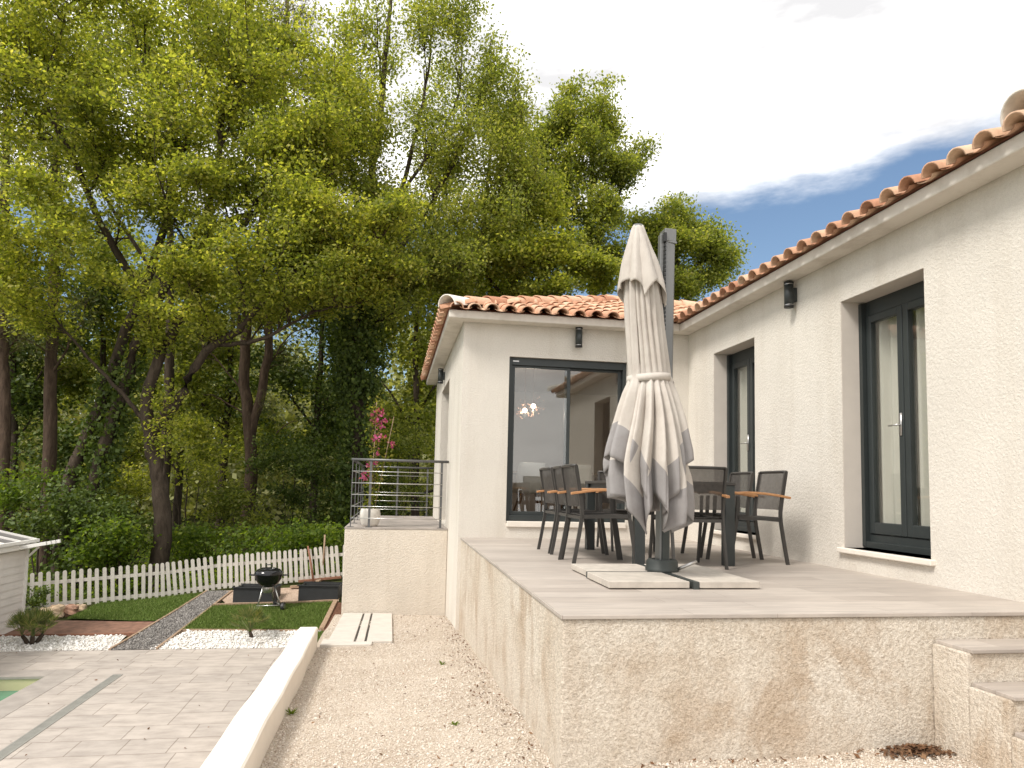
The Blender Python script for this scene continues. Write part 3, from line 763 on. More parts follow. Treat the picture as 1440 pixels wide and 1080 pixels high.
rows = cap_row((EX + 0.02, EY + 0.02, EZ + lift - 0.01), (H[0], H[1], H[2] + lift), 0.125, None, 11, True)
build('hip_cap', rows[0], 'ridge_white', roof, True, label='whitish mortared cap at the eave corner')
mm = MB()
for r_ in rows[1:] + cap_row((H[0] - 0.1, H[1], H[2] + lift), (Vv[0], Vv[1], Vv[2] + lift), 0.125, None, 9): mm.add(r_.v, r_.f)
build('hip_tiles', mm, 'terracotta', roof, True)
rows = cap_row((EXR - 0.05, EYN - 0.05, EZ + lift), (RX, EYN + RD, ridge_z + lift), 0.125, None, 11, True)
build('hip_cap', rows[0], 'ridge_white', roof, True, label='whitish mortared cap at the eave corner')
u_ = np.array([math.cos(PIT), 0, math.sin(PIT)])
v0 = np.array([EXR - 0.02, 3.56, EZ + 0.055])
vt = cap_row(v0, v0 + u_ * 0.42, 0.152, None, 1)[0]
build('vent_tile', vt, 'ridge_white', roof, True, label='large whitish vent tile raised above the eave tiles')
mm = MB()
for r_ in rows[1:]: mm.add(r_.v, r_.f)
build('hip_tiles', mm, 'terracotta', roof, True)

# ------------------------------------------------------------------ wall lamps
def wall_lamp(x, y, z, d, label):
    t_ = thing('wall_lamp', label, 'wall lamp', (x, y, z), 0, 'up and down wall lamps on the house')
    cx_, cy_ = x + d[0] * 0.075, y + d[1] * 0.075
    m = MB(); m.lathe([(0.0, -0.108), (0.046, -0.108), (0.046, 0.108), (0.0, 0.108)], (cx_, cy_, z), 20); build('lamp_body', m, 'anthracite', t_, True)
    for s_ in (-1, 1):
        m = MB(); m.lathe([(0.0, s_ * 0.120 - 0.012), (0.048, s_ * 0.120 - 0.012), (0.048, s_ * 0.120 + 0.012), (0.040, s_ * 0.120 + 0.012), (0.040, s_ * 0.118), (0.0, s_ * 0.118)], (cx_, cy_, z), 20); build('lamp_cap', m, 'black_plastic', t_, True)
        m = MB(); m.lathe([(0.0475, s_ * 0.106 - 0.003), (0.0475, s_ * 0.106 + 0.003)], (cx_, cy_, z), 20); build('lamp_ring', m, 'steel', t_, True)
    m = MB()
    if d[1]: m.box(x - 0.03, x + 0.03, min(y, cy_), max(y, cy_) - 0.0, z - 0.07, z + 0.07)
    else: m.box(min(x, cx_), max(x, cx_), y - 0.03, y + 0.03, z - 0.07, z + 0.07)
    build('bracket', m, 'anthracite', t_, False, 0.003)
wall_lamp(2.386, YF, 3.425, (0, -1), 'dark cylinder wall lamp above the wide sliding window')
wall_lamp(XR, 6.525, 3.414, (-1, 0), 'dark cylinder wall lamp between the two french windows of the long wing')
wall_lamp(XL, 12.6, 3.36, (-1, 0), 'dark cylinder wall lamp under the eave above the balcony')

# ------------------------------------------------------------------ balcony railing
rl = thing('balcony_railing', 'grey metal railing with thin steel bars round the balcony', 'railing', (-0.6, 10.93, 0.765))
zb, zr = 0.765, 1.775
x0, x1_, y0, y1_ = -0.60, 0.845, 10.93, 15.1
m = MB(); m.tube([(x0 - 0.02, y0, zr), (x1_ - 0.005, y0, zr)], 0.021, 10); build('handrail', m, 'rail', rl, True)
m = MB(); m.tube([(x0, y0 + 0.02, zr), (x0, y1_, zr)], 0.021, 10); build('handrail', m, 'rail', rl, True)
m = MB(); m.tube([(x0, y1_, zr), (x1_ - 0.005, y1_, zr)], 0.021, 10); build('handrail', m, 'rail', rl, True)
def post(x, y, w=0.035, d=0.012):
    m = MB(); m.box(x - w / 2, x + w / 2, y - d / 2, y + d / 2, zb, zr - 0.015); m.box(x - 0.05, x + 0.05, y - 0.04, y + 0.04, zb, zb + 0.008); build('post', m, 'rail', rl)
for x in (-0.33, 0.735): post(x, y0)
for y in (10.95, 12.0, 13.1, 14.2, 15.08): post(x0, y, 0.012, 0.06)
for x in (0.1, 0.72): post(x, y1_)
for z in (0.90, 1.075, 1.25, 1.425, 1.60):
    m = MB(); m.tube([(x0, y0 - 0.016, z), (x1_ - 0.1, y0 - 0.016, z)], 0.0065, 6); build('bar', m, 'steel', rl, True)
    m = MB(); m.tube([(x0 + 0.016, y0, z), (x0 + 0.016, y1_, z)], 0.0065, 6); build('bar', m, 'steel', rl, True)
    m = MB(); m.tube([(x0, y1_ - 0.016, z), (x1_ - 0.1, y1_ - 0.016, z)], 0.0065, 6); build('bar', m, 'steel', rl, True)

# ------------------------------------------------------------------ leaves and trees
def quads(P, N, Tn, ln, wd):
    """diamond leaves at P with normals N, long axis Tn"""
    Tn = Tn - N * (Tn * N).sum(1)[:, None]; Tn /= np.linalg.norm(Tn, axis=1)[:, None] + 1e-9
    B = np.cross(N, Tn); n = len(P)
    V = np.empty((n, 4, 3)); V[:, 0] = P - Tn * ln[:, None] * .5; V[:, 2] = P + Tn * ln[:, None] * .5
    V[:, 1] = P + B * wd[:, None] * .5 + Tn * ln[:, None] * .08; V[:, 3] = P - B * wd[:, None] * .5 + Tn * ln[:, None] * .08
    return V.reshape(-1, 3), np.arange(n * 4).reshape(-1, 4)
def leaves_at(C, per, spread, size, upw=0.5, droop=0.0, aspect=0.62):
    n = len(C) * per; P = np.repeat(C, per, 0) + rng.normal(0, 1, (n, 3)) * np.array(spread)
    N = rng.normal(0, 1, (n, 3)); N[:, 2] = np.abs(N[:, 2]) * 0.6 + upw; N /= np.linalg.norm(N, axis=1)[:, None]
    Tn = rng.normal(0, 1, (n, 3)); Tn[:, 2] -= droop
    ln = size * rng.uniform(0.6, 1.35, n)
    return quads(P, N, Tn, ln, ln * aspect)
def sample_blob(b):
    c, r, n = b
    m = max(3, n // 9)                       # sprays: sub-clumps spread through the blob, each with its own twigs
    d = rng.normal(0, 1, (m, 3)); d /= np.linalg.norm(d, axis=1)[:, None]
    rad = rng.random(m) ** 0.45 * rng.uniform(0.75, 1.25, m)
    sub = d * rad[:, None]
    k = rng.integers(0, m, n)
    q = sub[k] + rng.normal(0, 1, (n, 3)) * np.array([0.20, 0.20, 0.11]) * rng.uniform(0.6, 1.4, m)[k][:, None]
    return np.array(c) + q * np.array(r)
def tube_fast(Vs, Fs, pts, r0, r1, n=6):
    pts = np.array(pts, float); k = len(pts); rad = np.linspace(r0, r1, k)
    tg = np.gradient(pts, axis=0); tg /= np.linalg.norm(tg, axis=1)[:, None] + 1e-9
    ref = np.where(np.abs(tg[:, 2:3]) > 0.9, np.array([[1.0, 0, 0]]), np.array([[0, 0, 1.0]]))
    a = np.cross(ref, tg); a /= np.linalg.norm(a, axis=1)[:, None] + 1e-9; b = np.cross(tg, a)
    th = np.arange(n) * 2 * math.pi / n
    V = pts[:, None, :] + rad[:, None, None] * (np.cos(th)[None, :, None] * a[:, None, :] + np.sin(th)[None, :, None] * b[:, None, :])
    o = sum(len(x) for x in Vs)
    i, j = np.meshgrid(np.arange(k - 1), np.arange(n), indexing='ij')
    F = np.stack([i * n + j, i * n + (j + 1) % n, (i + 1) * n + (j + 1) % n, (i + 1) * n + j], -1).reshape(-1, 4) + o
    Vs.append(V.reshape(-1, 3)); Fs.append(F)
def smooth_line(pts, m=5):
    pts = np.array(pts, float); t = np.arange(len(pts)); tt = np.linspace(0, len(pts) - 1, (len(pts) - 1) * m + 1)
    out = np.empty((len(tt), 3))
    for k in range(3):
        P = np.concatenate([[2 * pts[0, k] - pts[1, k]], pts[:, k], [2 * pts[-1, k] - pts[-2, k]]])
        i = np.minimum(tt.astype(int), len(pts) - 2); f = tt - i
        p0, p1, p2, p3 = P[i], P[i + 1], P[i + 2], P[i + 3]
        out[:, k] = 0.5 * (2 * p1 + (p2 - p0) * f + (2 * p0 - 5 * p1 + 4 * p2 - p3) * f ** 2 + (3 * p1 - p0 - 3 * p2 + p3) * f ** 3)
    return out
def tree(name, label, trunks, blobs, leaf, bark, size=0.10, per=60, spread=(0.30, 0.30, 0.20), group='trees of the wood behind the garden', dens=1.0, twig=0.012, ivy=None, upw=0.5, droop=0.0, aspect=0.62, cat='tree', limbs=0.6):
    """trunks: (points, r0, r1); blobs: (centre, radii, clusters). Branches grow from the nearest wood to every leaf cluster."""
    base = np.array(trunks[0][0][0], float)
    root = thing(name, label, cat, tuple(base), 0, group)
    Vs, Fs, nodes, nrad = [], [], [], []
    for pts, r0, r1 in trunks:
        sp_ = smooth_line(pts); sp_[1:-1] += rng.normal(0, 0.02, (len(sp_) - 2, 3))
        tube_fast(Vs, Fs, sp_, r0, r1, 10)
        nodes.append(sp_[2:]); nrad.append(np.linspace(r0, r1, len(sp_))[2:])
    nodes = np.vstack(nodes); nrad = np.concatenate(nrad)
    extra = []
    for (c, r, nb) in blobs:                 # leafy limbs that climb from the wood into each part of the crown
        nb = int(nb * dens * limbs); nl = max(2, nb // 16); c = np.array(c); r = np.array(r)
        for q in range(nl):
            d = rng.normal(0, 1, 3); d /= np.linalg.norm(d); d[2] = abs(d[2]) * .8 + .1 if rng.random() < .75 else d[2]
            tgt = c + d * r * rng.uniform(.7, 1.2)
            dd = ((nodes[:, :2] - tgt[:2]) ** 2).sum(1) + 0.35 * (np.abs(tgt[2] - 1.6 - nodes[:, 2])) ** 2 + np.maximum(0, nodes[:, 2] - tgt[2]) * 9
            k = int(np.argmin(dd)); p0 = nodes[k]; Ln = np.linalg.norm(tgt - p0)
            mid = p0 * .45 + tgt * .55 + np.array([0, 0, -.12 * Ln]) + rng.normal(0, .07, 3) * Ln
            t_ = np.linspace(0, 1, 9)[:, None]; pts = (1 - t_) ** 2 * p0 + 2 * t_ * (1 - t_) * mid + t_ ** 2 * tgt + np.vstack([np.zeros((1, 3)), rng.normal(0, .025, (8, 3)) * Ln * .3])
            r_ = min(nrad[k] * .6, .018 + .010 * Ln); tube_fast(Vs, Fs, pts, r_, .006, 5)
            nodes = np.vstack([nodes, pts[3:]]); nrad = np.concatenate([nrad, np.linspace(r_, .006, 9)[3:]])
            m = max(3, nb // nl); tt = rng.uniform(.3, 1.03, m); ix = np.clip(tt * 8, 0, 7.999); i0 = ix.astype(int); fr_ = (ix - i0)[:, None]
            sg = .17 * float(np.mean(r)) * rng.uniform(.5, 1.2)
            extra.append(pts[i0] * (1 - fr_) + pts[i0 + 1] * fr_ + rng.normal(0, 1, (m, 3)) * np.array([sg, sg, sg * .7]))
    C = np.vstack(extra + [sample_blob((b[0], b[1], max(3, int(b[2] * dens * (1 - limbs))))) for b in blobs]) if blobs else np.zeros((0, 3))
    if len(C):
        order = np.argsort([((nodes - c) ** 2).sum(1).min() for c in C])
        for q in order:
            c = C[q]; d2 = ((nodes - c) ** 2).sum(1) + np.maximum(0, nodes[:, 2] - c[2] + 0.2) * 3.0
            k = int(np.argmin(d2)); p0 = nodes[k]; L_ = np.linalg.norm(c - p0)
            if L_ < 0.05: continue
            mid = (p0 + c) / 2 + rng.normal(0, 0.09, 3) * L_ + np.array([0, 0, 0.10 * L_])
            m_ = 5; t_ = np.linspace(0, 1, m_)[:, None]
            pts = (1 - t_) ** 2 * p0 + 2 * t_ * (1 - t_) * mid + t_ ** 2 * c
            r_ = min(nrad[k] * 0.62, twig * (1.0 + L_ * 0.9)); r_ = max(r_, twig * 0.5)
            tube_fast(Vs, Fs, pts, r_, twig * 0.35, 4)
            nodes = np.vstack([nodes, pts[2:]]); nrad = np.concatenate([nrad, np.linspace(r_, twig * 0.4, m_)[2:]])
    fast_mesh('trunk', np.vstack(Vs), np.vstack(Fs), bark, root, True)
    if len(C):
        V, F = leaves_at(C, per, spread, size, upw, droop, aspect); fast_mesh('crown', V, F, leaf, root)
    if ivy:
        Ci = []
        for (p, q, r_, n) in ivy:
            t_ = rng.random(n)[:, None]; an = rng.uniform(0, 6.28, n); rr = r_ * rng.uniform(0.6, 1.25, n)
            Ci.append((1 - t_) * np.array(p) + t_ * np.array(q) + np.column_stack([np.cos(an) * rr, np.sin(an) * rr, rng.normal(0, 0.1, n)]))
        V, F = leaves_at(np.vstack(Ci), 9, (0.10, 0.10, 0.10), 0.10, 0.1, 0.4, 0.9); fast_mesh('ivy', V, F, 'leaf_dark', root)
    return root
def tl(pts, y, dy=None):                     # picture points -> a line of places at depth y
    dy = dy or [0] * len(pts); return [at_y(px, py, y + d) for (px, py), d in zip(pts, dy)]
def bl(px, py, y, rpx, rpy, rd, n):
    s = y / 1000.0; return (at_y(px, py, y), (rpx * s, rd, rpy * s), n)
def foot(px, y):
    p = at_y(px, 700, y); p[2] = float(hall(np.array(p[0]), np.array(y))) - 0.1; return p

# two big oaks that fill the upper left
f1 = foot(88, 18.5); f1b = foot(112, 18.3)
tree('oak_tree', 'big oak with two ivied trunks leaning towards the house above the white shed', [
    ([f1] + tl([(95, 690), (132, 590), (172, 480), (205, 400), (232, 320), (255, 220), (285, 120), (310, 40)], 18.5, [0, 0, .1, .2, 0, -.3, -.5, -.6]), 0.165, 0.045),
    ([f1b] + tl([(140, 650), (172, 560), (195, 475), (225, 420), (275, 330), (306, 250), (312, 160), (370, 90)], 18.3, [0, 0, -.3, -.5, -.8, -1, -1.2, -1.2]), 0.155, 0.04),
    (tl([(200, 410), (150, 330), (110, 240), (70, 160), (40, 90)], 18.4, [0, -.3, -.6, -1, -1.2]), 0.10, 0.03),
    (tl([(275, 330), (350, 300), (420, 290), (470, 240)], 17.5, [0, -.2, -.4, -.5]), 0.085, 0.02),
    (tl([(255, 220), (220, 130), (190, 50), (170, -40)], 18.2, [0, 0, 0, 0]), 0.07, 0.02)],
    [bl(150, 60, 18, 150, 90, 2.4, 330), bl(300, 60, 17.6, 120, 90, 2.2, 260), bl(410, 140, 17.4, 95, 90, 2.0, 260), bl(250, 190, 17.2, 130, 80, 2.0, 240),
     bl(70, 190, 17.6, 110, 90, 2.0, 220), bl(430, 240, 17.0, 95, 80, 1.8, 250), bl(330, 290, 16.8, 100, 60, 1.5, 150), bl(150, 300, 17, 100, 50, 1.5, 90), bl(20, 60, 18, 90, 110, 2, 150),
     bl(480, 170, 17.6, 50, 60, 1.4, 90), bl(370, 10, 18, 80, 40, 1.6, 60)],
    'leaf_oak', 'bark_oak', 0.092, 48, (0.24, 0.24, 0.08), limbs=.85, dens=1.35, ivy=[(f1, at_y(160, 520, 18.5), 0.26, 420), (f1b, at_y(190, 500, 18.3), 0.24, 340)])
f2 = foot(226, 17.2)
tree('oak_tree', 'oak with a thick bare lower trunk and a long limb reaching right over the fence', [
    ([f2] + tl([(229, 740), (222, 670), (212, 615), (208, 560), (235, 480), (275, 410), (330, 340), (380, 250)], 17.2, [0, 0, 0, 0, -.2, -.4, -.5, -.6]), 0.21, 0.05),
    (tl([(212, 610), (250, 560), (290, 495), (335, 462), (400, 395), (470, 360), (540, 330)], 17.2, [0, -.1, -.4, -.7, -1, -1.3, -1.5]), 0.125, 0.03),
    (tl([(212, 604), (182, 566), (140, 520), (95, 470), (60, 420)], 17.2, [0, .1, .2, .2, .2]), 0.06, 0.015),
    (tl([(300, 485), (360, 480), (440, 440), (500, 430)], 16.8, [0, -.4, -.6, -.8]), 0.055, 0.015)],
    [bl(500, 320, 16.0, 80, 50, 1.5, 200), bl(540, 370, 15.8, 45, 35, 1.0, 80), bl(430, 330, 16.2, 80, 60, 1.6, 190), bl(340, 390, 16.2, 90, 45, 1.4, 130), bl(450, 400, 16.0, 70, 40, 1.2, 110),
     bl(110, 400, 16.6, 90, 35, 1.4, 60), bl(30, 340, 16.4, 70, 80, 1.4, 120), bl(30, 440, 16.8, 40, 50, 1.2, 40), bl(265, 440, 16.3, 45, 30, 1, 34), bl(225, 560, 16.9, 24, 20, .5, 14)],
    'leaf_oak', 'bark_oak', 0.090, 54, (0.23, 0.23, 0.085), limbs=.85, dens=1.3)
# pines
tree('pine_tree', 'straight red barked pine trunk standing nearest the white shed', [([foot(72, 21)] + tl([(70, 640), (72, 500), (76, 370), (80, 240), (84, 120), (84, 20)], 21), 0.19, 0.06)],
     [bl(80, 250, 21, 70, 60, 1.5, 30), bl(60, 120, 21, 90, 80, 1.5, 60), bl(70, 480, 21, 70, 90, 1.5, 26)], 'leaf_pine', 'bark_pine', 0.20, 60, (0.26, 0.26, 0.18), aspect=0.07, twig=0.014)
tree('pine_tree', 'pine with dry bare side branches and a forked trunk in the wood', [([foot(350, 23)] + tl([(353, 640), (344, 520), (350, 430), (366, 330), (380, 200)], 23), 0.21, 0.08),
     (tl([(353, 610), (376, 500), (376, 380), (392, 220), (402, 60), (404, -30)], 23), 0.15, 0.05),
     (tl([(350, 560), (300, 500), (270, 470)], 23), 0.03, 0.01), (tl([(352, 590), (310, 560), (285, 555)], 23), 0.03, 0.008), (tl([(374, 520), (410, 470), (440, 460)], 23), 0.03, 0.008), (tl([(352, 650), (400, 600), (420, 590)], 23), 0.03, 0.008)],
     [bl(403, 40, 23, 38, 70, 1.0, 80), bl(440, 110, 23, 30, 60, 1.0, 40), bl(330, 500, 23, 90, 90, 1.6, 26), bl(390, 420, 23, 60, 60, 1.6, 24)], 'leaf_pine', 'bark_pine', 0.22, 70, (0.25, 0.25, 0.22), aspect=0.07, twig=0.014)
tree('pine_tree', 'slim pine at the picture edge behind the shed roof', [([foot(8, 20)] + tl([(6, 600), (4, 450), (8, 300), (10, 150)], 20), 0.16, 0.07)],
     [bl(0, 430, 20, 60, 120, 1.4, 70), bl(0, 250, 20, 70, 80, 1.4, 60)], 'leaf_pine', 'bark_pine', 0.20, 70, (0.28, 0.28, 0.2), aspect=0.08, twig=0.014)
# ivy clad tall ash beside the balcony
f3 = foot(505, 19.5)
tree('ash_tree', 'tall sparse ash with an ivy clad trunk behind the balcony', [
    ([f3] + tl([(505, 640), (502, 520), (505, 400), (520, 280), (535, 160), (548, 30), (552, -60)], 19.5), 0.24, 0.03),
    (tl([(505, 420), (540, 330), (575, 230), (600, 120), (612, 10)], 19.5), 0.10, 0.018),
    (tl([(520, 400), (585, 320), (640, 220), (680, 120), (690, 60)], 19.5), 0.09, 0.015),
    (tl([(505, 480), (560, 420), (640, 370), (700, 300), (725, 230)], 19.5), 0.08, 0.015),
    (tl([(510, 330), (490, 220), (490, 100), (500, 0)], 19.8), 0.07, 0.015),
    (tl([(560, 280), (640, 150), (650, 60)], 19.3), 0.05, 0.012)],
    [bl(540, 60, 19.5, 60, 90, 1.3, 85), bl(620, 70, 19.5, 50, 90, 1.2, 75), bl(685, 130, 19.5, 45, 80, 1.2, 95), bl(570, 200, 19.3, 80, 80, 1.5, 120), bl(650, 230, 19.2, 70, 70, 1.4, 130),
     bl(590, 310, 19, 80, 60, 1.4, 170), bl(690, 320, 19, 60, 60, 1.3, 150), bl(500, 250, 19.6, 40, 90, 1.2, 60), bl(640, 390, 18.8, 70, 40, 1.2, 150), bl(724, 200, 19.4, 26, 60, .9, 80), bl(708, 150, 19.4, 30, 40, .9, 50), bl(745, 225, 19.6, 18, 34, .8, 40), bl(735, 270, 19.4, 26, 45, .9, 60), bl(500, 70, 19.6, 28, 70, .9, 45), bl(470, 120, 19.9, 22, 60, .9, 36), bl(640, 0, 19.5, 60, 60, 1.2, 40), bl(560, 400, 18.6, 60, 40, 1.2, 110)],
    'leaf_ash', 'bark_oak', 0.088, 46, (0.22, 0.22, 0.19), limbs=1.0, dens=1.15, ivy=[(f3, at_y(503, 380, 19.5), 0.42, 900), (at_y(503, 560, 19.4), at_y(505, 330, 19.4), 0.55, 700)])
# the pair of rounded trees left of the parasol
tree('oak_tree', 'upright mid green oak rising over the middle of the short wing roof', [
    ([foot(835, 23.5)] + tl([(835, 520), (832, 400), (830, 300), (835, 210), (830, 150)], 23.5), 0.20, 0.03), (tl([(832, 380), (790, 300), (775, 220), (770, 160)], 23.5), 0.08, 0.015), (tl([(832, 350), (870, 280), (880, 200)], 23.5), 0.08, 0.015)],
    [bl(768, 170, 23.5, 22, 34, 1.0, 46), bl(800, 148, 23.5, 24, 28, 1.0, 52), bl(838, 132, 23.5, 16, 20, .8, 28), bl(812, 178, 23.6, 26, 26, 1.0, 60), bl(842, 238, 23.4, 30, 26, 1.0, 50), bl(862, 165, 23.5, 26, 24, 1.0, 52), bl(888, 205, 23.5, 20, 18, .9, 34), bl(770, 232, 23.4, 30, 30, 1.1, 66), bl(826, 208, 23.4, 30, 34, 1.1, 74), bl(872, 245, 23.4, 30, 22, 1.1, 60), bl(790, 290, 23.3, 46, 32, 1.3, 110), bl(850, 300, 23.2, 42, 30, 1.3, 100), bl(838, 350, 23, 60, 32, 1.4, 110), bl(750, 200, 23.6, 18, 46, .9, 60)],
    'leaf_mid', 'bark_oak', 0.11, 58, (0.23, 0.23, 0.13), limbs=.9, dens=1.1)
tree('oak_tree', 'pale green bushy oak close behind the corner of the short wing roof', [
    ([foot(720, 20.5)] + tl([(715, 560), (720, 430), (735, 330), (750, 260)], 20.5), 0.16, 0.03), (tl([(720, 430), (670, 370), (640, 320)], 20.5), 0.07, 0.015), (tl([(722, 420), (780, 370), (800, 330)], 20.5), 0.07, 0.015)],
    [bl(760, 360, 20, 60, 40, 1.4, 180), bl(690, 380, 20, 70, 35, 1.4, 180), bl(820, 390, 20.5, 45, 25, 1.2, 90), bl(740, 290, 20.3, 50, 40, 1.2, 120), bl(640, 420, 20, 50, 30, 1.2, 90), bl(770, 410, 19.6, 60, 20, 1, 90)],
    'leaf_oak', 'bark_oak', 0.10, 56, (0.24, 0.24, 0.11), limbs=.85, dens=1.2)
tree('oak_tree', 'round crowned oak in front of the blue sky beside the parasol mast', [
    ([foot(955, 25)] + tl([(955, 520), (950, 420), (950, 350), (945, 290)], 25), 0.20, 0.03), (tl([(950, 400), (1000, 360), (1020, 340)], 25), 0.08, 0.015), (tl([(950, 390), (915, 340), (900, 310)], 25), 0.08, 0.015)],
    [bl(912, 312, 25, 22, 20, 1.2, 46), bl(945, 296, 25, 24, 18, 1.2, 52), bl(975, 318, 25, 24, 22, 1.2, 56), bl(1000, 342, 25, 24, 22, 1.2, 56), bl(925, 350, 24.8, 36, 28, 1.4, 90), bl(970, 365, 24.8, 40, 28, 1.4, 96), bl(1022, 368, 25, 20, 20, 1.0, 40), bl(1010, 395, 24.8, 30, 18, 1.0, 44), bl(950, 400, 24.6, 60, 22, 1.4, 90)],
    'leaf_mid', 'bark_oak', 0.115, 62, (0.26, 0.26, 0.15), limbs=.85, dens=1.1)
tree('oak_tree', 'tall leafy oak behind the big double trunk, closing the canopy at the top', [
    ([foot(230, 25)] + tl([(235, 600), (240, 450), (238, 300), (245, 150), (250, 20)], 25), 0.20, 0.04), (tl([(240, 420), (150, 280), (90, 160)], 25), 0.08, 0.02), (tl([(240, 380), (330, 250), (390, 120)], 25), 0.08, 0.02)],
    [bl(60, 120, 25, 90, 90, 2, 110), bl(200, 60, 25, 90, 80, 2, 110), bl(340, 90, 25, 90, 80, 2, 120), bl(130, 240, 25, 90, 60, 2, 90), bl(300, 220, 25, 90, 70, 2, 100), bl(430, 230, 25, 70, 80, 2, 110), bl(30, 270, 25, 60, 60, 2, 50)],
    'leaf_mid', 'bark_oak', 0.13, 50, (0.34, 0.34, 0.2), limbs=.8)
tree('ash_tree', 'slender leafy ash standing between the ivied ash and the upright oak', [
    ([foot(665, 22.5)] + tl([(668, 560), (672, 430), (680, 320), (690, 220), (700, 120)], 22.5), 0.15, 0.02), (tl([(674, 420), (720, 320), (738, 220)], 22.5), 0.06, 0.012), (tl([(672, 440), (620, 330), (600, 200), (596, 90)], 22.5), 0.06, 0.012)],
    [bl(690, 190, 22.5, 34, 60, 1.2, 80), bl(728, 280, 22.5, 34, 60, 1.2, 80), bl(640, 270, 22.5, 50, 70, 1.3, 90), bl(600, 180, 22.5, 40, 80, 1.2, 70), bl(690, 330, 22.2, 60, 50, 1.3, 90), bl(570, 330, 22.5, 60, 60, 1.3, 80), bl(655, 120, 22.5, 34, 50, 1.1, 50)],
    'leaf_ash', 'bark_oak', 0.095, 46, (0.25, 0.25, 0.17), limbs=.9)
# darker trees filling the wood behind
mids = [(310, 27, 'slender shaded oak seen between the forked pine and the thick bare trunk', 560, 60), (440, 26, 'shaded bushy oak between the forked pine and the ivied ash', 560, 90), (500, 29, 'shaded oak behind the ivied ash, filling the gap over the balcony rail', 500, 80), (585, 25, 'shaded oak with bare low limbs between the ashes and the house corner', 520, 90),
        (150, 28, 'shaded oak far behind the leaning double trunk', 560, 60), (20, 26, 'shaded oak seen past the shed roof beside the slim pine', 520, 90), (250, 31, 'distant oak showing left of the forked pine through the gap', 520, 70), (640, 27, 'shaded oak hidden mostly by the house corner', 430, 80)]
for k, (px, y, lab, top, w) in enumerate(mids):
    lean = rng.uniform(-25, 25)
    tree('oak_tree', lab, [([foot(px, y)] + tl([(px + lean * .3, 640), (px + lean * .7, 540), (px + lean, 430), (px + lean * 1.2, 330)], y), 0.17, 0.04), (tl([(px + lean * .5, 590), (px + 40, 520), (px + 70, 470)], y), 0.05, 0.012), (tl([(px + lean * .5, 610), (px - 45, 540), (px - 80, 500)], y), 0.05, 0.012)],
         [bl(px, 480, y, w, 60, 1.8, 100), bl(px + 20, 390, y, w, 60, 1.8, 130), bl(px - 30, 570, y, w, 50, 1.5, 60), bl(px + 40, 620, y - 1, w, 45, 1.5, 50)], ['leaf_mid', 'leaf_dark', 'leaf_mid', 'leaf_ash'][k % 4], 'bark_oak', 0.15, 60, (0.34, 0.34, 0.22))
# bushes beyond the fence
bushes = [(425, 765, 16.8, 70, 32, 'bright leafy bush behind the fence between the kettle grill and the balcony', 'leaf_bush', 90), (270, 770, 18.5, 60, 34, 'low bush just behind the fence beside the thick bare trunk', 'leaf_bush', 60),
          (120, 745, 16.9, 62, 60, 'dense dark bush at the foot of the leaning double trunk', 'leaf_dark', 170), (170, 770, 16.6, 50, 30, 'leafy bush behind the fence right of the dark bush', 'leaf_bush', 60), (60, 690, 19.5, 50, 60, 'tall shrub seen over the shed roof', 'leaf_bush', 50),
          (265, 650, 20.5, 55, 70, 'light yellow green sapling in the clearing behind the thick bare trunk', 'leaf_oak', 70), (175, 690, 19.5, 45, 50, 'light green sapling between the leaning trunks and the thick bare trunk', 'leaf_oak', 60), (490, 690, 20.5, 60, 70, 'dark shrub below the ivied ash', 'leaf_dark', 150),
          (330, 720, 20, 60, 45, 'shaded shrub at the foot of the forked pine', 'leaf_mid', 70), (560, 640, 21, 60, 80, 'shrub behind the balcony pot plant', 'leaf_mid', 110), (415, 660, 22, 60, 60, 'shaded shrub between the forked pine and the ivied ash', 'leaf_dark', 90)]
for px, py, y, rx, ry, lab, lm, n in bushes:
    c, r_, _ = bl(px, py, y, rx, ry, 0.9, n); b0 = foot(px, y)
    tree('bush', lab, [([b0, (b0 + c) / 2, c], 0.03, 0.012), ([b0, c + np.array([.4, .1, .1])], 0.02, 0.008), ([b0, c + np.array([-.4, .1, .0])], 0.02, 0.008)], [(c, r_, n)], lm, 'bark_oak', 0.095, 44, (0.18, 0.18, 0.12), group='bushes beyond the picket fence', twig=0.006, cat='bush', limbs=0.0)
# far wood: hillside canopy that reads as one mass, and ground cover
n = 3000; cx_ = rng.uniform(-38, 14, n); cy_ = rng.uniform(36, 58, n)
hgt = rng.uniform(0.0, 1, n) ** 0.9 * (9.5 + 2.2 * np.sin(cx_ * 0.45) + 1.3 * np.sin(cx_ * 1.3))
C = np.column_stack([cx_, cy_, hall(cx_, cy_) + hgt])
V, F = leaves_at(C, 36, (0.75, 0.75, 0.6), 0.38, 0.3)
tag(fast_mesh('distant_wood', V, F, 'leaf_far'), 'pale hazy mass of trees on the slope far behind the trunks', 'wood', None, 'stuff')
n = 1500; cx_ = rng.uniform(-13, 3, n); cy_ = 15.9 + rng.random(n) ** 1.5 * 13
C = np.column_stack([cx_, cy_, hall(cx_, cy_) + 0.08 + 0.25 * rng.random(n) ** 2])
V, F = leaves_at(C, 22, (0.22, 0.22, 0.08), 0.085, 0.6)
tag(fast_mesh('undergrowth', V, F, 'leaf_bush'), 'low green undergrowth on the ground behind the fence', 'undergrowth', None, 'stuff')

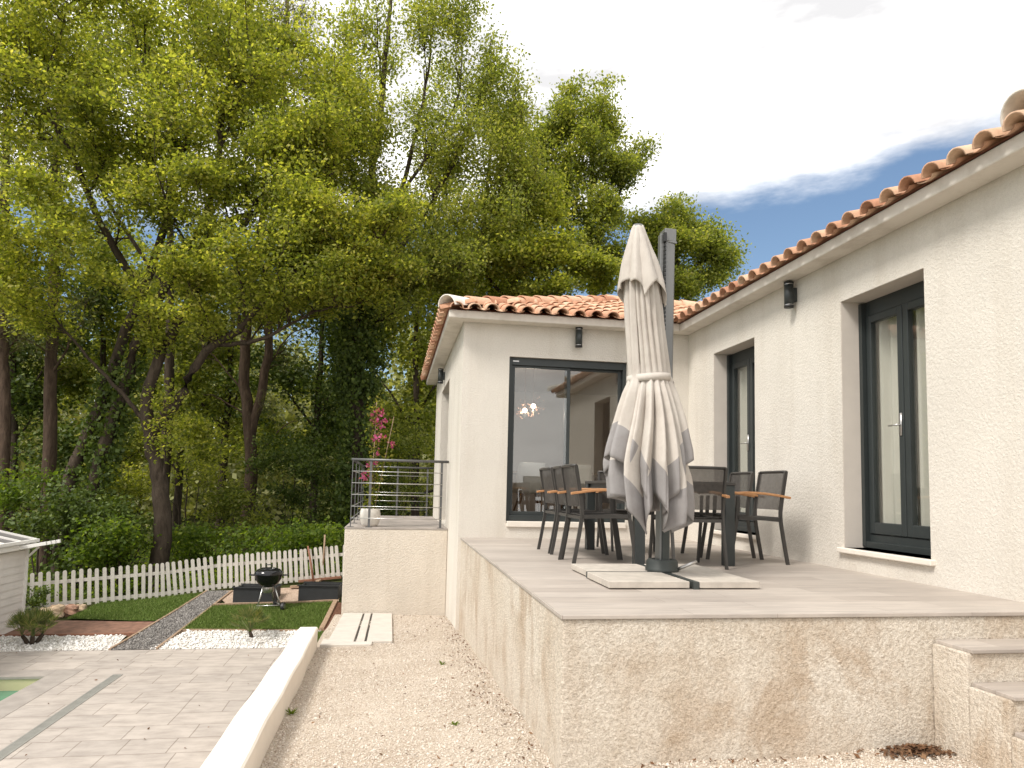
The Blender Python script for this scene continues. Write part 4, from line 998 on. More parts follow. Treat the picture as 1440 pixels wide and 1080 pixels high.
# ------------------------------------------------------------------ pool deck, pool, drain
PX0, PX1, PY0, PY1 = -9.2, -4.21, 1.0, 10.05
mb = MB()
for (a, b, c, d) in ((PX1 + 0.0, -0.905, -2.0, 11.46), (-14.0, PX0, -2.0, 11.46), (PX0, PX1, PY1, 11.46), (PX0, PX1, -2.0, PY0)): mb.box(a, b, c, d, DECK - 0.12, DECK)
structure('pool_deck', mb, 'deck', 'pale stamped slab deck round the pool', 'deck')
pool = thing('pool', 'corner of a swimming pool with green water and grey coping', 'pool', (PX1, PY1, DECK))
mb = MB(); w = 0.30
for (a, b, c, d) in ((PX1 - 0.02, PX1 + w, PY0 - w, PY1 + w), (PX0 - w, PX0 + 0.02, PY0 - w, PY1 + w), (PX0 + 0.02, PX1 - 0.02, PY1 - 0.02, PY1 + w), (PX0 + 0.02, PX1 - 0.02, PY0 - w, PY0 + 0.02)): mb.box(a, b, c, d, DECK - 0.03, DECK + 0.004)
build('coping', mb, 'coping', pool, False, 0.003)
mb = MB()
e = 0.004; PY1 -= e; PX1 -= e
mb.poly([(PX0, PY1, DECK), (PX1, PY1, DECK), (PX1, PY1, -2.6), (PX0, PY1, -2.6)]); mb.poly([(PX1, PY0, DECK), (PX1, PY1, DECK), (PX1, PY1, -2.6), (PX1, PY0, -2.6)]); mb.poly([(PX0, PY0, DECK), (PX0, PY1, DECK), (PX0, PY1, -2.6), (PX0, PY0, -2.6)]); mb.poly([(PX0, PY0, DECK), (PX1, PY0, DECK), (PX1, PY0, -2.6), (PX0, PY0, -2.6)]); mb.poly([(PX0, PY0, -2.6), (PX1, PY0, -2.6), (PX1, PY1, -2.6), (PX0, PY1, -2.6)])
build('liner', mb, 'pool_liner', pool)
mb = MB(); mb.poly([(PX0, PY0, -1.27), (PX1, PY0, -1.27), (PX1, PY1, -1.27), (PX0, PY1, -1.27)]); tag(build('pool_water', mb, 'water'), 'still green pool water', 'water', None, 'structure')
gr = thing('drain_grate', 'long narrow metal drain channel set in the pool deck', 'drain', (-3.38, 7, DECK))
mb = MB(); mb.box(-3.445, -3.428, -1.5, 10.05, DECK, DECK + 0.005); mb.box(-3.342, -3.325, -1.5, 10.05, DECK, DECK + 0.005); mb.box(-3.428, -3.342, 10.03, 10.05, DECK, DECK + 0.005); build('channel_frame', mb, 'grate', gr)
mb = MB()
for k in range(540): y = 4.0 + k * 0.0112; mb.box(-3.428, -3.342, y, y + 0.0085, DECK, DECK + 0.004)
build('grating', mb, 'grate', gr)
mb = MB(); mb.poly([(-3.428, -1.5, DECK + 0.001), (-3.342, -1.5, DECK + 0.001), (-3.342, 10.03, DECK + 0.001), (-3.428, 10.03, DECK + 0.001)]); build('channel', mb, 'black_plastic', gr)

# ------------------------------------------------------------------ garden beds
G = lambda px, py: tuple(at_g(px, py)[:2])
def lerp(a, b, t): return (a[0] + (b[0] - a[0]) * t, a[1] + (b[1] - a[1]) * t)
YE = 11.462
pbl = [(-9.0, YE), (-3.98, YE), G(178, 894), (-9.0, G(0, 893)[1])]
patch('white_pebble_bed', pbl, 0.004, 'white_gravel', 'strip of white pebbles along the deck before the brown boards', 'pebble bed')
pbr = [(-3.45, YE), (-0.95, YE), G(452, 887), G(263, 888)]
patch('white_pebble_bed', pbr, 0.004, 'white_gravel', 'strip of white pebbles along the deck before the larger lawn', 'pebble bed')
pth = [(-4.0, YE), (-3.36, YE), G(326, 832), G(291, 832)]
patch('garden_path', pth, 0.008, 'grey_gravel', 'dark grey gravel path between the two lawns', 'path', 8, hg, 30)
def on_edge(a, b, y): return lerp(a, b, (y - a[1]) / (b[1] - a[1]))
lawn_r = [on_edge(pth[1], pth[2], G(263, 887)[1]), G(452, 887), G(472, 847), on_edge(pth[1], pth[2], G(318, 852)[1])]
patch('lawn', lawn_r, 0.012, 'turf', 'green lawn rectangle under the kettle grill', 'lawn')
lawn_l = [G(94, 871), on_edge(pth[0], pth[3], G(205, 875)[1]), on_edge(pth[0], pth[3], G(280, 836)[1]), G(150, 846)]
patch('lawn', lawn_l, 0.012, 'turf', 'green lawn wedge along the fence before the rocks', 'lawn')
brd = [(-9.0, G(0, 893)[1] + 0.02), on_edge(pth[0], pth[3], G(178, 893)[1]), on_edge(pth[0], pth[3], G(205, 876)[1]), (-7.6, G(60, 868)[1] + .1)]
patch('board_bed', brd, 0.010, 'boards', 'reddish brown boards beside the white shed', 'boards')
pnk = [G(318, 850), G(476, 846), G(482, 822), G(300, 832)]
patch('gravel_bed', pnk, 0.006, 'pink_gravel', 'pinkish gravel bed between the planters and the fence', 'gravel bed')
mul = [G(449, 886), G(484, 897), G(484, 850), G(473, 847)]
patch('mulch_bed', mul, 0.015, 'mulch', 'dark bark mulch beside the balcony wall', 'mulch')
def bank_z(x, y): return np.interp(y, [7.9, 8.3, 10.9, 11.6], [-0.52, -0.56, -0.78, -0.98])
patch('grass_bank', [(-1.02, 8.28), (-0.62, 8.28), (-0.62, 11.2), (-1.02, 11.2)], 0.0, 'turf', 'small grass patch between the kerb and the balcony corner', 'grass', 10, lambda x, y: bank_z(x, y), 16)
scatter('white_pebbles', np.vstack([rand_quad(pbl, 2600, hg, 0.012), rand_quad(pbr, 2200, hg, 0.012)]), 0.022, 'white_stones', 'loose white pebbles of the beds along the deck', 'pebbles')
scatter('path_gravel', rand_quad(pth, 4200, hg, 0.012), 0.017, 'grey_stones', 'loose dark gravel of the garden path', 'gravel')
def blades(quadsets, hgt=0.035):
    Vs = []
    for c, n, f in quadsets:
        p = rand_quad(c, n, f, 0.012); a = rng.uniform(0, 6.28, n); w = 0.006
        d = np.column_stack([np.cos(a), np.sin(a), np.zeros(n)]) * w
        tip = p + np.column_stack([rng.normal(0, .012, n), rng.normal(0, .012, n), hgt * rng.uniform(.6, 1.3, n)])
        Vs.append(np.stack([p - d, p + d, tip], 1).reshape(-1, 3))
    V = np.vstack(Vs); return V, np.arange(len(V)).reshape(-1, 3)
V, F = blades([(lawn_r, 26000, hg), (lawn_l, 18000, hg), ([(-1.02, 8.28), (-0.62, 8.28), (-0.62, 11.2), (-1.02, 11.2)], 6000, lambda x, y: bank_z(x, y))])
tag(fast_mesh('grass', V, F, 'blades'), 'short green grass blades of the lawns', 'grass', None, 'stuff')
def edging(a, b, w, h, mat, label):
    n = 12; mb = MB()
    pts = [lerp(a, b, i / n) for i in range(n + 1)]
    d = np.array([b[0] - a[0], b[1] - a[1]]); d /= np.linalg.norm(d); s_ = np.array([-d[1], d[0]]) * w / 2
    vs = []
    for x, y in pts:
        z = float(hg(x, y)); vs += [(x - s_[0], y - s_[1], z - 0.05), (x + s_[0], y + s_[1], z - 0.05), (x + s_[0], y + s_[1], z + h), (x - s_[0], y - s_[1], z + h)]
    fs = [(i * 4 + j, i * 4 + (j + 1) % 4, (i + 1) * 4 + (j + 1) % 4, (i + 1) * 4 + j) for i in range(n) for j in range(4)] + [(3, 2, 1, 0), (n * 4, n * 4 + 1, n * 4 + 2, n * 4 + 3)]
    mb.add(vs, fs); return tag(build('timber_edging', mb, mat), label, 'edging', 'timber edgings of the garden beds')
edging(pth[0], pth[3], 0.035, 0.03, 'timber', 'timber edging between the grey path and the lawn wedge')
edging(pth[1], pth[2], 0.035, 0.03, 'timber', 'timber edging between the grey path and the larger lawn')
edging(lawn_r[0], lawn_r[1], 0.035, 0.03, 'timber', 'timber edging between the larger lawn and the white pebbles')
edging(lawn_r[1], lawn_r[2], 0.075, 0.05, 'timber', 'pale timber edging between the larger lawn and the bark mulch')
edging(lawn_r[3], lawn_r[2], 0.06, 0.05, 'timber', 'timber edging between the larger lawn and the planters')
edging(brd[0], brd[1], 0.05, 0.03, 'red_timber', 'dark timber edging between the boards and the white pebbles')

# fence
fence = thing('picket_fence', 'white wooden picket fence with round topped pickets along the edge of the wood', 'fence', (-1.0, 15.4, -0.55))
line = []; xs = np.linspace(-11.5, 0.5, 2400)
px_, last = -11.5, None
pts = [(x, float(np.interp(x, FX, FY)), float(np.interp(x, FX, FZ))) for x in xs]
for kz in (0.09, 0.49):
    mb = MB(); sub = pts[::40]
    for a, b in zip(sub[:-1], sub[1:]): mb.bar((a[0], a[1] + 0.016, a[2] + kz), (b[0], b[1] + 0.016, b[2] + kz), 0.02, 0.062)
    build('rail', mb, 'picket', fence)
def picket_mesh():
    mb = MB(); w, d, h = 0.066, 0.018, 0.67; prof = [(-w / 2, 0.0), (w / 2, 0.0), (w / 2, h - 0.03)]
    for q in range(1, 8): th = math.pi * q / 8; prof.append((w / 2 * math.cos(th), h - 0.03 + w / 2 * math.sin(th) * 0.9))
    prof.append((-w / 2, h - 0.03)); n = len(prof)
    mb.add([(x, -d / 2, z) for x, z in prof] + [(x, d / 2, z) for x, z in prof], [tuple(range(n)), tuple(range(n, 2 * n))[::-1]] + [(i, (i + 1) % n, n + (i + 1) % n, n + i)[::-1] for i in range(n)])
    me = bpy.data.meshes.new('picket'); me.from_pydata(mb.v, [], mb.f); me.materials.append(M['picket']); return me
pk = picket_mesh(); s_acc = 0.0; fo = np.array(fence.location)
for a, b in zip(pts[:-1], pts[1:]):
    s_acc += math.hypot(b[0] - a[0], b[1] - a[1])
    gap = 0.126 if a[0] < -4.6 else (0.110 if a[0] < -3 else 0.104)
    if s_acc >= gap:
        s_acc = 0
        o = bpy.data.objects.new('picket', pk); COL.objects.link(o); o.parent = fence
        o.location = (a[0] - fo[0], a[1] - fo[1], a[2] + 0.02 + rng.normal(0, .006) - fo[2])
        sl = (b[2] - a[2]) / (b[0] - a[0])
        o.rotation_euler = (rng.normal(0, .012), -math.atan(sl) * 0.9 + rng.normal(0, .008), math.atan2(b[1] - a[1], b[0] - a[0]))

# ------------------------------------------------------------------ garden objects
def on(px, py): p = at_g(px, py); return p
b0 = on(383, 858); bs = 0.0
S = np.linalg.norm(b0 - CAM) / 1000.0 * 0.97                          # metres per photograph pixel there
R_ = 18.0 * S
bq = thing('kettle_grill', 'black enamel kettle grill on a wheeled tripod standing on the lawn', 'grill', tuple(b0))
zc = b0[2] + 47 * S
c = (b0[0] - 7 * S, b0[1])
m = MB(); m.lathe([(0.05, -0.92 * R_), (0.45 * R_, -0.86 * R_), (0.75 * R_, -0.62 * R_), (0.93 * R_, -0.3 * R_), (R_, 0), (R_ * 1.02, 0.02 * R_), (R_ * 0.97, 0.02 * R_)], (c[0], c[1], zc), 36); build('bowl', m, 'black_enamel', bq, True)
m = MB(); m.lathe([(R_ * 1.03, 0.0), (R_ * 1.03, 0.06 * R_), (0.97 * R_, 0.2 * R_), (0.80 * R_, 0.36 * R_), (0.5 * R_, 0.47 * R_), (0.0, 0.5 * R_)], (c[0], c[1], zc + 0.03 * R_), 36); lid = build('lid', m, 'black_enamel', bq, True)
m = MB(); m.tube([(c[0] - .05, c[1], zc + .5 * R_), (c[0] - .05, c[1], zc + .72 * R_), (c[0] + .05, c[1], zc + .72 * R_), (c[0] + .05, c[1], zc + .5 * R_)], 0.010); build('lid_handle', m, 'black_plastic', lid, True)
m = MB(); m.lathe([(0.0, .52 * R_), (.13 * R_, .53 * R_), (.13 * R_, .57 * R_), (0, .58 * R_)], (c[0] + .35 * R_, c[1] - .2 * R_, zc - .06 * R_), 16); build('vent', m, 'steel', lid, True)
for s_ in (-1, 1):
    m = MB(); m.bar((c[0] + s_ * R_ * .98, c[1], zc - .05 * R_), (c[0] + s_ * R_ * 1.38, c[1], zc - .03 * R_), 0.10, 0.018); build('side_handle', m, 'black_plastic', bq, False, 0.005)
m = MB(); m.lathe([(.42 * R_, -.9 * R_), (.42 * R_, -1.25 * R_), (.34 * R_, -1.32 * R_), (0, -1.32 * R_)], (c[0], c[1], zc), 24); build('ash_catcher', m, 'steel', bq, True)
feet = [(c[0] - .72 * R_, c[1] - .25 * R_), (c[0] + 1.05 * R_, c[1] - .35 * R_), (c[0] + .35 * R_, c[1] + .85 * R_)]
for k, (x, y) in enumerate(feet):
    zz = float(hg(x, y)) + (0.06 if k else 0.0)
    m = MB(); m.tube([(c[0] + (x - c[0]) * .45, c[1] + (y - c[1]) * .45, zc - .8 * R_), (x, y, zz)], 0.013); build('leg', m, 'steel', bq, True)
m = MB(); m.tube([(feet[0][0], feet[0][1], float(hg(*feet[0])) + .10), (feet[1][0], feet[1][1], float(hg(*feet[1])) + .10)], 0.010); m.tube([(feet[1][0], feet[1][1], float(hg(*feet[1])) + .10), (feet[2][0], feet[2][1], float(hg(*feet[2])) + .10)], 0.010); build('brace', m, 'steel', bq, True)
for k in (1, 2):
    x, y = feet[k]; z = float(hg(x, y)) + 0.075
    m = MB(); m.tube([(x + .01, y, z), (x + .06, y - .012, z)], 0.075, 20); wh = build('wheel', m, 'black_plastic', bq, False, 0.006)
    m = MB(); m.tube([(x + .058, y - .012, z), (x + .066, y - .014, z)], 0.045, 16); build('hub', m, 'steel', wh)

def planter(pa, pb, h, d, label):
    a, b = on(*pa), on(*pb); u = (b - a)[:2]; Lh = np.linalg.norm(u); u /= Lh; v = np.array([-u[1], u[0]])
    t_ = thing('planter', label, 'planter', tuple(a)); z0_ = min(a[2], b[2]) - 0.03; z1_ = max(a[2], b[2]) + h
    A = lambda s, q: (a[0] + u[0] * s + v[0] * q, a[1] + u[1] * s + v[1] * q)
    mb = MB()
    for (s0, s1, q0, q1) in ((0, Lh, 0, .03), (0, Lh, d - .03, d), (0, .03, .03, d - .03), (Lh - .03, Lh, .03, d - .03)): mb.prism([A(s0, q0), A(s1, q0), A(s1, q1), A(s0, q1)], z0_, z1_)
    build('box', mb, 'planter', t_, False, 0.004)
    mb = MB(); mb.prism([A(.03, .03), A(Lh - .03, .03), A(Lh - .03, d - .03), A(.03, d - .03)], z0_, z1_ - .06); build('soil', mb, 'mulch', t_)
    for q in (-0.006, d + 0.006):
        mb = MB(); mb.prism([A(-.02, q - .02), A(Lh + .02, q - .02), A(Lh + .02, q + .02), A(-.02, q + .02)], z1_ + .002, z1_ + .022); build('rim', mb, 'planter', t_)
    return t_
planter((327, 848), (384, 847), 0.25, 0.45, 'black planter box partly hidden by the kettle grill')
planter((419, 846), (475, 844), 0.25, 0.45, 'black planter box beside the balcony wall with wood leaning behind')
for pa, pb, r_, lab, mt in (((441, 823), (433, 768), 0.022, 'dark reddish wooden pole leaning on the fence', 'red_timber'), ((452, 816), (457, 752), 0.020, 'pale wooden pole leaning on the fence, the taller of two', 'timber')):
    a = on(*pa); yf = float(np.interp(a[0], FX, FY)) - 0.06; a[2] += 0.02; b = at_y(pb[0], pb[1], min(yf, a[1] + .35))
    m = MB(); m.tube([a, (a + b) / 2 + np.array([.008, 0, 0]), b], [r_, r_ * .95, r_ * .85], 8); tag(build('wooden_pole', m, mt, None, True), lab, 'pole', 'poles leaning on the fence')
for pa, pb, lab in (((420, 821), (480, 815), 'reddish plank lying along the fence foot near the balcony'), ((408, 829), (424, 828), 'short plank end lying beside the balcony planter'), ((445, 822), (455, 815), 'short timber offcut between the leaning poles')):
    a, b = on(*pa), on(*pb); m = MB(); m.bar(a + np.array([0, 0, .05]), b + np.array([0, 0, .05]), 0.09, 0.045); tag(build('plank', m, 'timber' if 'short' in lab else 'red_timber', None, False, 0.004), lab, 'plank', 'loose timber near the fence')

def rock(px, py, s, label, sq=0.65, mat='rock'):
    p = on(px, py); n1, n2 = 14, 9; vs = []
    ph = rng.uniform(0, 6.28, 6)
    for j in range(n2 + 1):
        for i in range(n1):
            th, fi = 2 * math.pi * i / n1, math.pi * j / n2
            d = np.array([math.sin(fi) * math.cos(th), math.sin(fi) * math.sin(th), math.cos(fi)])
            k = 1 + rng.normal(0, .05) + .22 * math.sin(3 * d[0] + ph[0]) * math.cos(2.6 * d[1] + ph[1]) + .12 * math.sin(6 * d[2] + ph[2] + 4 * d[0])
            d = np.sign(d) * np.abs(d) ** 0.75
            vs.append(p + d * s * k * np.array([1, .8, sq]) + np.array([0, 0, s * sq * .45]))
    m = MB(); m.add(vs, [(j * n1 + i, (j + 1) * n1 + i, (j + 1) * n1 + (i + 1) % n1, j * n1 + (i + 1) % n1) for j in range(n2) for i in range(n1)])
    tag(build('rock', m, mat, None, False), label, 'rock', 'rocks piled by the shed')
rock(72, 868, 0.20, 'biggest tawny rock nearest the white shed'); rock(84, 860, 0.17, 'flat grey topped rock against the fence', .55, 'rock_grey'); rock(97, 864, 0.17, 'reddish rock in the middle of the rock pile', .6, 'rock_red'); rock(111, 859, 0.12, 'small pale rock at the lawn end of the pile')

# fan palms in the pebbles
def palm(px, py, hgt, label, nst, dark):
    p = on(px, py); t_ = thing('dwarf_palm', label, 'palm', tuple(p), 0, 'dwarf palms in the pebble strip')
    m = MB(); heads = []
    for k in range(nst):
        a = 2 * math.pi * k / max(1, nst) + .4; sp_ = 0.13 if nst > 1 else 0.0
        q = p + np.array([math.cos(a) * sp_, math.sin(a) * sp_, hgt * (0.25 if nst > 1 else .18)])
        m.tube([p + np.array([math.cos(a) * .03, math.sin(a) * .03, -.03]), (p + q) / 2 + np.array([math.cos(a) * .02, math.sin(a) * .02, 0]), q], [.035, .03, .026], 8); heads.append(q)
    build('trunk', m, 'bark_oak', t_, True)
    Ps, Ns, Ts, Ls = [], [], [], []
    st = MB()
    for q in heads:
        for f in range(13 if nst > 1 else 24):
            a = rng.uniform(0, 6.28); e = rng.uniform(.35, 1.5); d = np.array([math.cos(a) * math.cos(e), math.sin(a) * math.cos(e), math.sin(e)])
            tip = q + d * hgt * (.40 if nst > 1 else .46); st.tube([q, (q + tip) / 2 + np.array([0, 0, .01]), tip], .004, 4)
            s1 = np.cross(d, [0, 0, 1.0]); s1 /= np.linalg.norm(s1) + 1e-6; s2 = np.cross(s1, d)
            for g in np.linspace(-1.25, 1.25, 15):
                dr = d * math.cos(g) + s1 * math.sin(g); ln = hgt * .34 * (1 - .25 * abs(g))
                Ps.append(tip + dr * ln * .5); Ts.append(dr); Ns.append(s2 + rng.normal(0, .15, 3)); Ls.append(ln)
    build('leaf_stalks', st, 'leaf_palm', t_)
    Ns = np.array(Ns); Ns /= np.linalg.norm(Ns, axis=1)[:, None]; Ls = np.array(Ls)
    V, F = quads(np.array(Ps), Ns, np.array(Ts), Ls, np.full(len(Ls), .014)); fast_mesh('fronds', V, F, 'leaf_palm', t_)
palm(45, 906, 0.56, 'dark green dwarf palm with several stems near the white shed', 4, True)
palm(351, 898, 0.58, 'yellowish dwarf palm with one stubby trunk before the kettle grill', 1, False)
# low dark shrub beside the shed
p = on(46, 862)
tree('shrub', 'small grey green shrub between the shed corner and the rocks', [([p, p + np.array([0, 0, .25])], .012, .006)], [(p + np.array([0, .1, .22]), (.32, .25, .16), 26)], 'leaf_dark', 'bark_oak', 0.05, 26, (.07, .07, .05), group=None, twig=.003, cat='shrub', limbs=0.0)

# ------------------------------------------------------------------ white shed
sx, sy0, sy1 = -5.93, 9.0, 13.05
zsh = float(hg(sx, 12.5))
sh = thing('pool_shed', 'white boarded pool shed with a grey ribbed roof at the edge of the deck', 'shed', (sx, 11, zsh))
et = 0.22
mb = MB()
nb = 11; hb = (et - zsh) / nb
for k in range(nb):
    z0_, z1_ = zsh - 0.02 + k * hb, zsh - 0.02 + (k + 1) * hb
    mb.add([(sx + .012, sy0, z0_), (sx + .012, sy1, z0_), (sx, sy1, z1_), (sx, sy0, z1_), (sx - 3, sy0, z0_), (sx - 3, sy1, z0_), (sx - 3, sy1, z1_), (sx - 3, sy0, z1_)],
           [(0, 1, 2, 3), (1, 5, 6, 2), (4, 0, 3, 7), (3, 2, 6, 7), (0, 4, 5, 1)])
build('wall', mb, 'shed_wall', sh)
mb = MB(); mb.box(sx - .02, sx + .03, sy1 - .03, sy1 + .03, zsh - .05, et); build('corner_trim', mb, 'shed_white', sh, False, .004)
mb = MB(); mb.box(sx - 3, sx + .06, sy0, sy1 + .05, et, et + .05); mb.box(sx + .06, sx + .12, sy0, sy1 + .05, et + .02, et + .10); build('fascia', mb, 'shed_white', sh, False, .004)
for k in range(4):
    y = sy1 - .02 - k * 0.16; mb = MB(); mb.bar((sx + .05, y, et + .04), (sx + .50, y + .02, et + .13), .05, .055); build('rafter_tail', mb, 'shed_white', sh, False, .004)
mb = MB(); mb.bar((sx + .02, sy1, et - .14), (sx + .18, sy1 + .0, et + .03), .03, .03); build('bracket', mb, 'shed_white', sh)
mb = MB(); mb.add([(sx + .14, sy0, et + .14), (sx + .14, sy1, et + .14), (sx - 1.6, sy1 - .1, et + .55), (sx - 1.6, sy0, et + .55)], [(0, 1, 2, 3)]); rfs = build('roof', mb, 'shed_roof', sh)
for k in range(8):
    y = sy1 - .03 - k * .5; mb = MB(); mb.bar((sx + .15, y, et + .155), (sx - 1.6, y - .05, et + .565), .035, .03); build('roof_rib', mb, 'shed_white', rfs)
mb = MB(); mb.bar((sx + .15, sy0, et + .14), (sx + .15, sy1 + .02, et + .14), .05, .05); build('roof_edge', mb, 'shed_white', rfs)

# ------------------------------------------------------------------ potted climber on the balcony
pp = np.array([-0.325, 11.22, 0.766])
pt = thing('flower_pot', 'white bellied pot on the balcony behind the railing', 'pot', tuple(pp))
m = MB(); m.lathe([(0.0, 0.0), (.105, 0.0), (.13, .03), (.155, .12), (.157, .19), (.140, .265), (.135, .27), (.12, .262), (.13, .19), (.0, .21)], pp, 32); build('pot_body', m, 'pot', pt, True)
m = MB(); m.lathe([(0.0, .235), (.128, .235)], pp, 24); build('soil', m, 'mulch', pt)
cl_ = thing('climbing_plant', 'magenta flowering climber tied to canes in the white pot', 'plant', tuple(pp + np.array([0, 0, .23])))
m = MB(); tp1 = at_y(530, 566, 11.25); tp2 = at_y(554, 586, 11.3)
m.tube([pp + np.array([0, 0, .2]), tp1], .007, 6); m.tube([pp + np.array([.05, .03, .2]), tp2], .006, 6); build('cane', m, 'timber', cl_, True)
st = MB(); lp = []
for k in range(5):
    pts = []; a = rng.uniform(0, 6.28)
    for q in range(16):
        f = q / 15; c_ = (1 - f) * (pp + np.array([0, 0, .22])) + f * (tp1 if k < 4 else tp2 * .85 + pp * .15)
        o = np.array([math.cos(a + f * 7), math.sin(a + f * 7), 0]) * (.05 + .03 * math.sin(f * 9 + k)); pts.append(c_ + o); lp.append(c_ + o)
    st.tube(pts, .004, 5)
build('stems', st, 'bark_oak', cl_, True)
lp = np.array(lp)
V, F = leaves_at(lp, 9, (.055, .055, .05), .05, .3); fast_mesh('leaves', V, F, 'leaf_bouga', cl_)
fl = [at_y(*q) for q in ((526, 584, 11.2), (537, 582, 11.2), (540, 592, 11.2), (527, 592, 11.2), (528, 616, 11.2), (536, 614, 11.2), (551, 626, 11.3), (519, 653, 11.2), (526, 651, 11.2), (513, 672, 11.2), (513, 666, 11.25), (533, 576, 11.2), (533, 598, 11.2), (530, 638, 11.2))]
for q in fl:
    V, F = leaves_at(np.array([q]), 15, (.033, .033, .026), .045, .2, 0, .9); fast_mesh('flower_spray', V, F, 'flower', cl_)

# ------------------------------------------------------------------ parasol
um = thing('parasol', 'closed cantilever parasol with an off white canopy and grey border strapped beside its mast', 'parasol', (2.03, 5.18, T))
zT = T
mt_b, mt_t = np.array([2.030, 5.18, zT + .05]), np.array([2.066, 5.18, 3.43])
m = MB(); m.bar(mt_b, mt_t, .082, .11, (0, 1, 0)); build('mast', m, 'mast', um, False, .010)
m = MB(); m.bar(mt_t - np.array([.002, 0, .09]), mt_t + np.array([0, 0, .012]), .094, .122, (0, 1, 0)); m.bar(mt_t + np.array([-.05, -.05, -.085]), mt_t + np.array([.05, -.06, -.10]), .01, .02); build('mast_cap', m, 'mast', um, False, .006)
m = MB(); m.bar((1.985, 5.165, 2.2), (2.004, 5.165, 3.40), .030, .06, (0, 1, 0)); build('arm', m, 'mast', um, False, .006)
m = MB()
for k in range(26): m.box(2.012, 2.024, 5.11, 5.125, 2.5 + k * .033, 2.518 + k * .033)
m.box(2.004, 2.026, 5.10, 5.125, 3.33, 3.40); build('rack', m, 'black_plastic', um)
m = MB(); m.lathe([(.0, .035), (.125, .035), (.125, .075), (.118, .082), (.118, .125), (.105, .14), (.075, .14), (.075, .09)], (2.03, 5.18, zT), 32); build('base_collar', m, 'mast_dark', um, True)
m = MB(); m.bar((2.03, 4.56, zT + .025), (2.03, 5.66, zT + .025), .04, .05); m.bar((1.43, 5.13, zT + .027), (2.02, 5.13, zT + .027), .04, .045); build('base_cross', m, 'mast_dark', um)
m = MB(); m.tube([(2.13, 5.12, zT + .07), (2.16, 5.09, zT + .09), (2.26, 5.07, zT + .135)], .012, 8); build('lever', m, 'steel', um, True)
m = MB(); m.bar((2.03, 5.12, zT + .09), (2.055, 5.13, zT + 1.1), .05, .03, (0, 1, 0)); build('lower_post', m, 'mast_dark', um, False, .004)
AX = [(3.31, 1.695, 4.83), (2.9, 1.735, 4.86), (2.6, 1.765, 4.88), (2.21, 1.812, 4.90), (1.9, 1.80, 4.88), (1.6, 1.775, 4.86), (1.3, 1.80, 4.86), (1.0, 1.82, 4.86)]
def axis(z):
    zs_ = [a[0] for a in AX][::-1]; return np.interp(z, zs_, [a[1] for a in AX][::-1]), np.interp(z, zs_, [a[2] for a in AX][::-1])
def fabric(name, ztop, Rz, lobes, amp, border, rows=60, per=14, parent=None, minor=0.0):
    """hanging cloth; lobes: (angle of the fold's ridge, half width, hem left of it, hem right of it, reach) in degrees and metres"""
    zs_ = [a[0] for a in Rz][::-1]; rs_ = [a[1] for a in Rz][::-1]
    cols = []                                # (theta, valley 0..1 profile, hem)
    for k, (ang, hw, hl, hr, reach) in enumerate(lobes):
        for q in range(per):
            f = -1 + 2 * (q + 0.5) / per     # -1 and 1 are the valleys beside the ridge
            prof = (1 - abs(f)) ** 0.85
            cols.append((math.radians(ang + f * hw), prof, hl + (hr - hl) * (f + 1) / 2 + 0.015 * math.sin(f * 2.5 + k), reach, k + f * .3))
    n = len(cols); vs, at_ = [], []
    for j in range(rows + 1):
        v = j / rows
        for (th, prof, hem, reach, kk) in cols:
            z = ztop + (hem - ztop) * v
            R0 = np.interp(z, zs_, rs_)
            A = amp * np.interp(z, [0.9, 1.5, 2.0, 2.15, 2.21, 2.28, 2.6, 3.0, 3.3], [1.1, 1.0, .75, .35, .12, .30, .42, .50, .2])
            tilt = 0.10 * math.sin(z * 2.2 + kk)
            r = R0 * ((1 + A * .25 + (reach - 1) * min(1, v * 1.25)) - A * (1 - prof))
            r += R0 * minor * math.sin(th * 23 + z * 1.7 + kk) * (.4 + .6 * abs(math.sin(z * 2.5 + kk * 2)))
            cx, cyy = axis(z); a2 = th + tilt * (1 if z < 2.2 else .6)
            vs.append((cx + r * math.cos(a2), cyy + .92 * r * math.sin(a2), z + .006 * math.sin(kk * 5 + v * 9)))
            at_.append(1.0 if z - hem < border else 0.0)
    at_ = np.array(at_).reshape(rows + 1, n)
    F = [(j * n + i, (j + 1) * n + i, (j + 1) * n + (i + 1) % n, j * n + (i + 1) % n) for j in range(rows) for i in range(n)]
    m = MB(); m.add(vs, F); o = build(name, m, 'canopy', parent, True)
    hems = np.array([c_[2] for c_ in cols]); zz = ztop + (hems[None, :] - ztop) * (np.arange(rows + 1) / rows)[:, None]
    dist = np.clip(0.5 + (border - (zz - hems[None, :])) * 6, 0, 1)
    a = o.data.attributes.new('band', 'FLOAT', 'POINT'); a.data.foreach_set('value', dist.astype(np.float32).ravel())
    sm = o.modifiers.new('thickness', 'SOLIDIFY'); sm.thickness = 0.003; sm.offset = 1
    return o
Rout = [(3.31, .035), (3.25, .05), (3.0, .115), (2.75, .130), (2.5, .134), (2.3, .140), (2.21, .143), (2.1, .18), (1.9, .225), (1.7, .265), (1.6, .275), (1.4, .262), (1.0, .24)]
Rin = [(2.21, .12), (2.1, .15), (1.9, .19), (1.7, .235), (1.5, .265), (1.3, .265), (1.1, .235), (0.9, .20)]
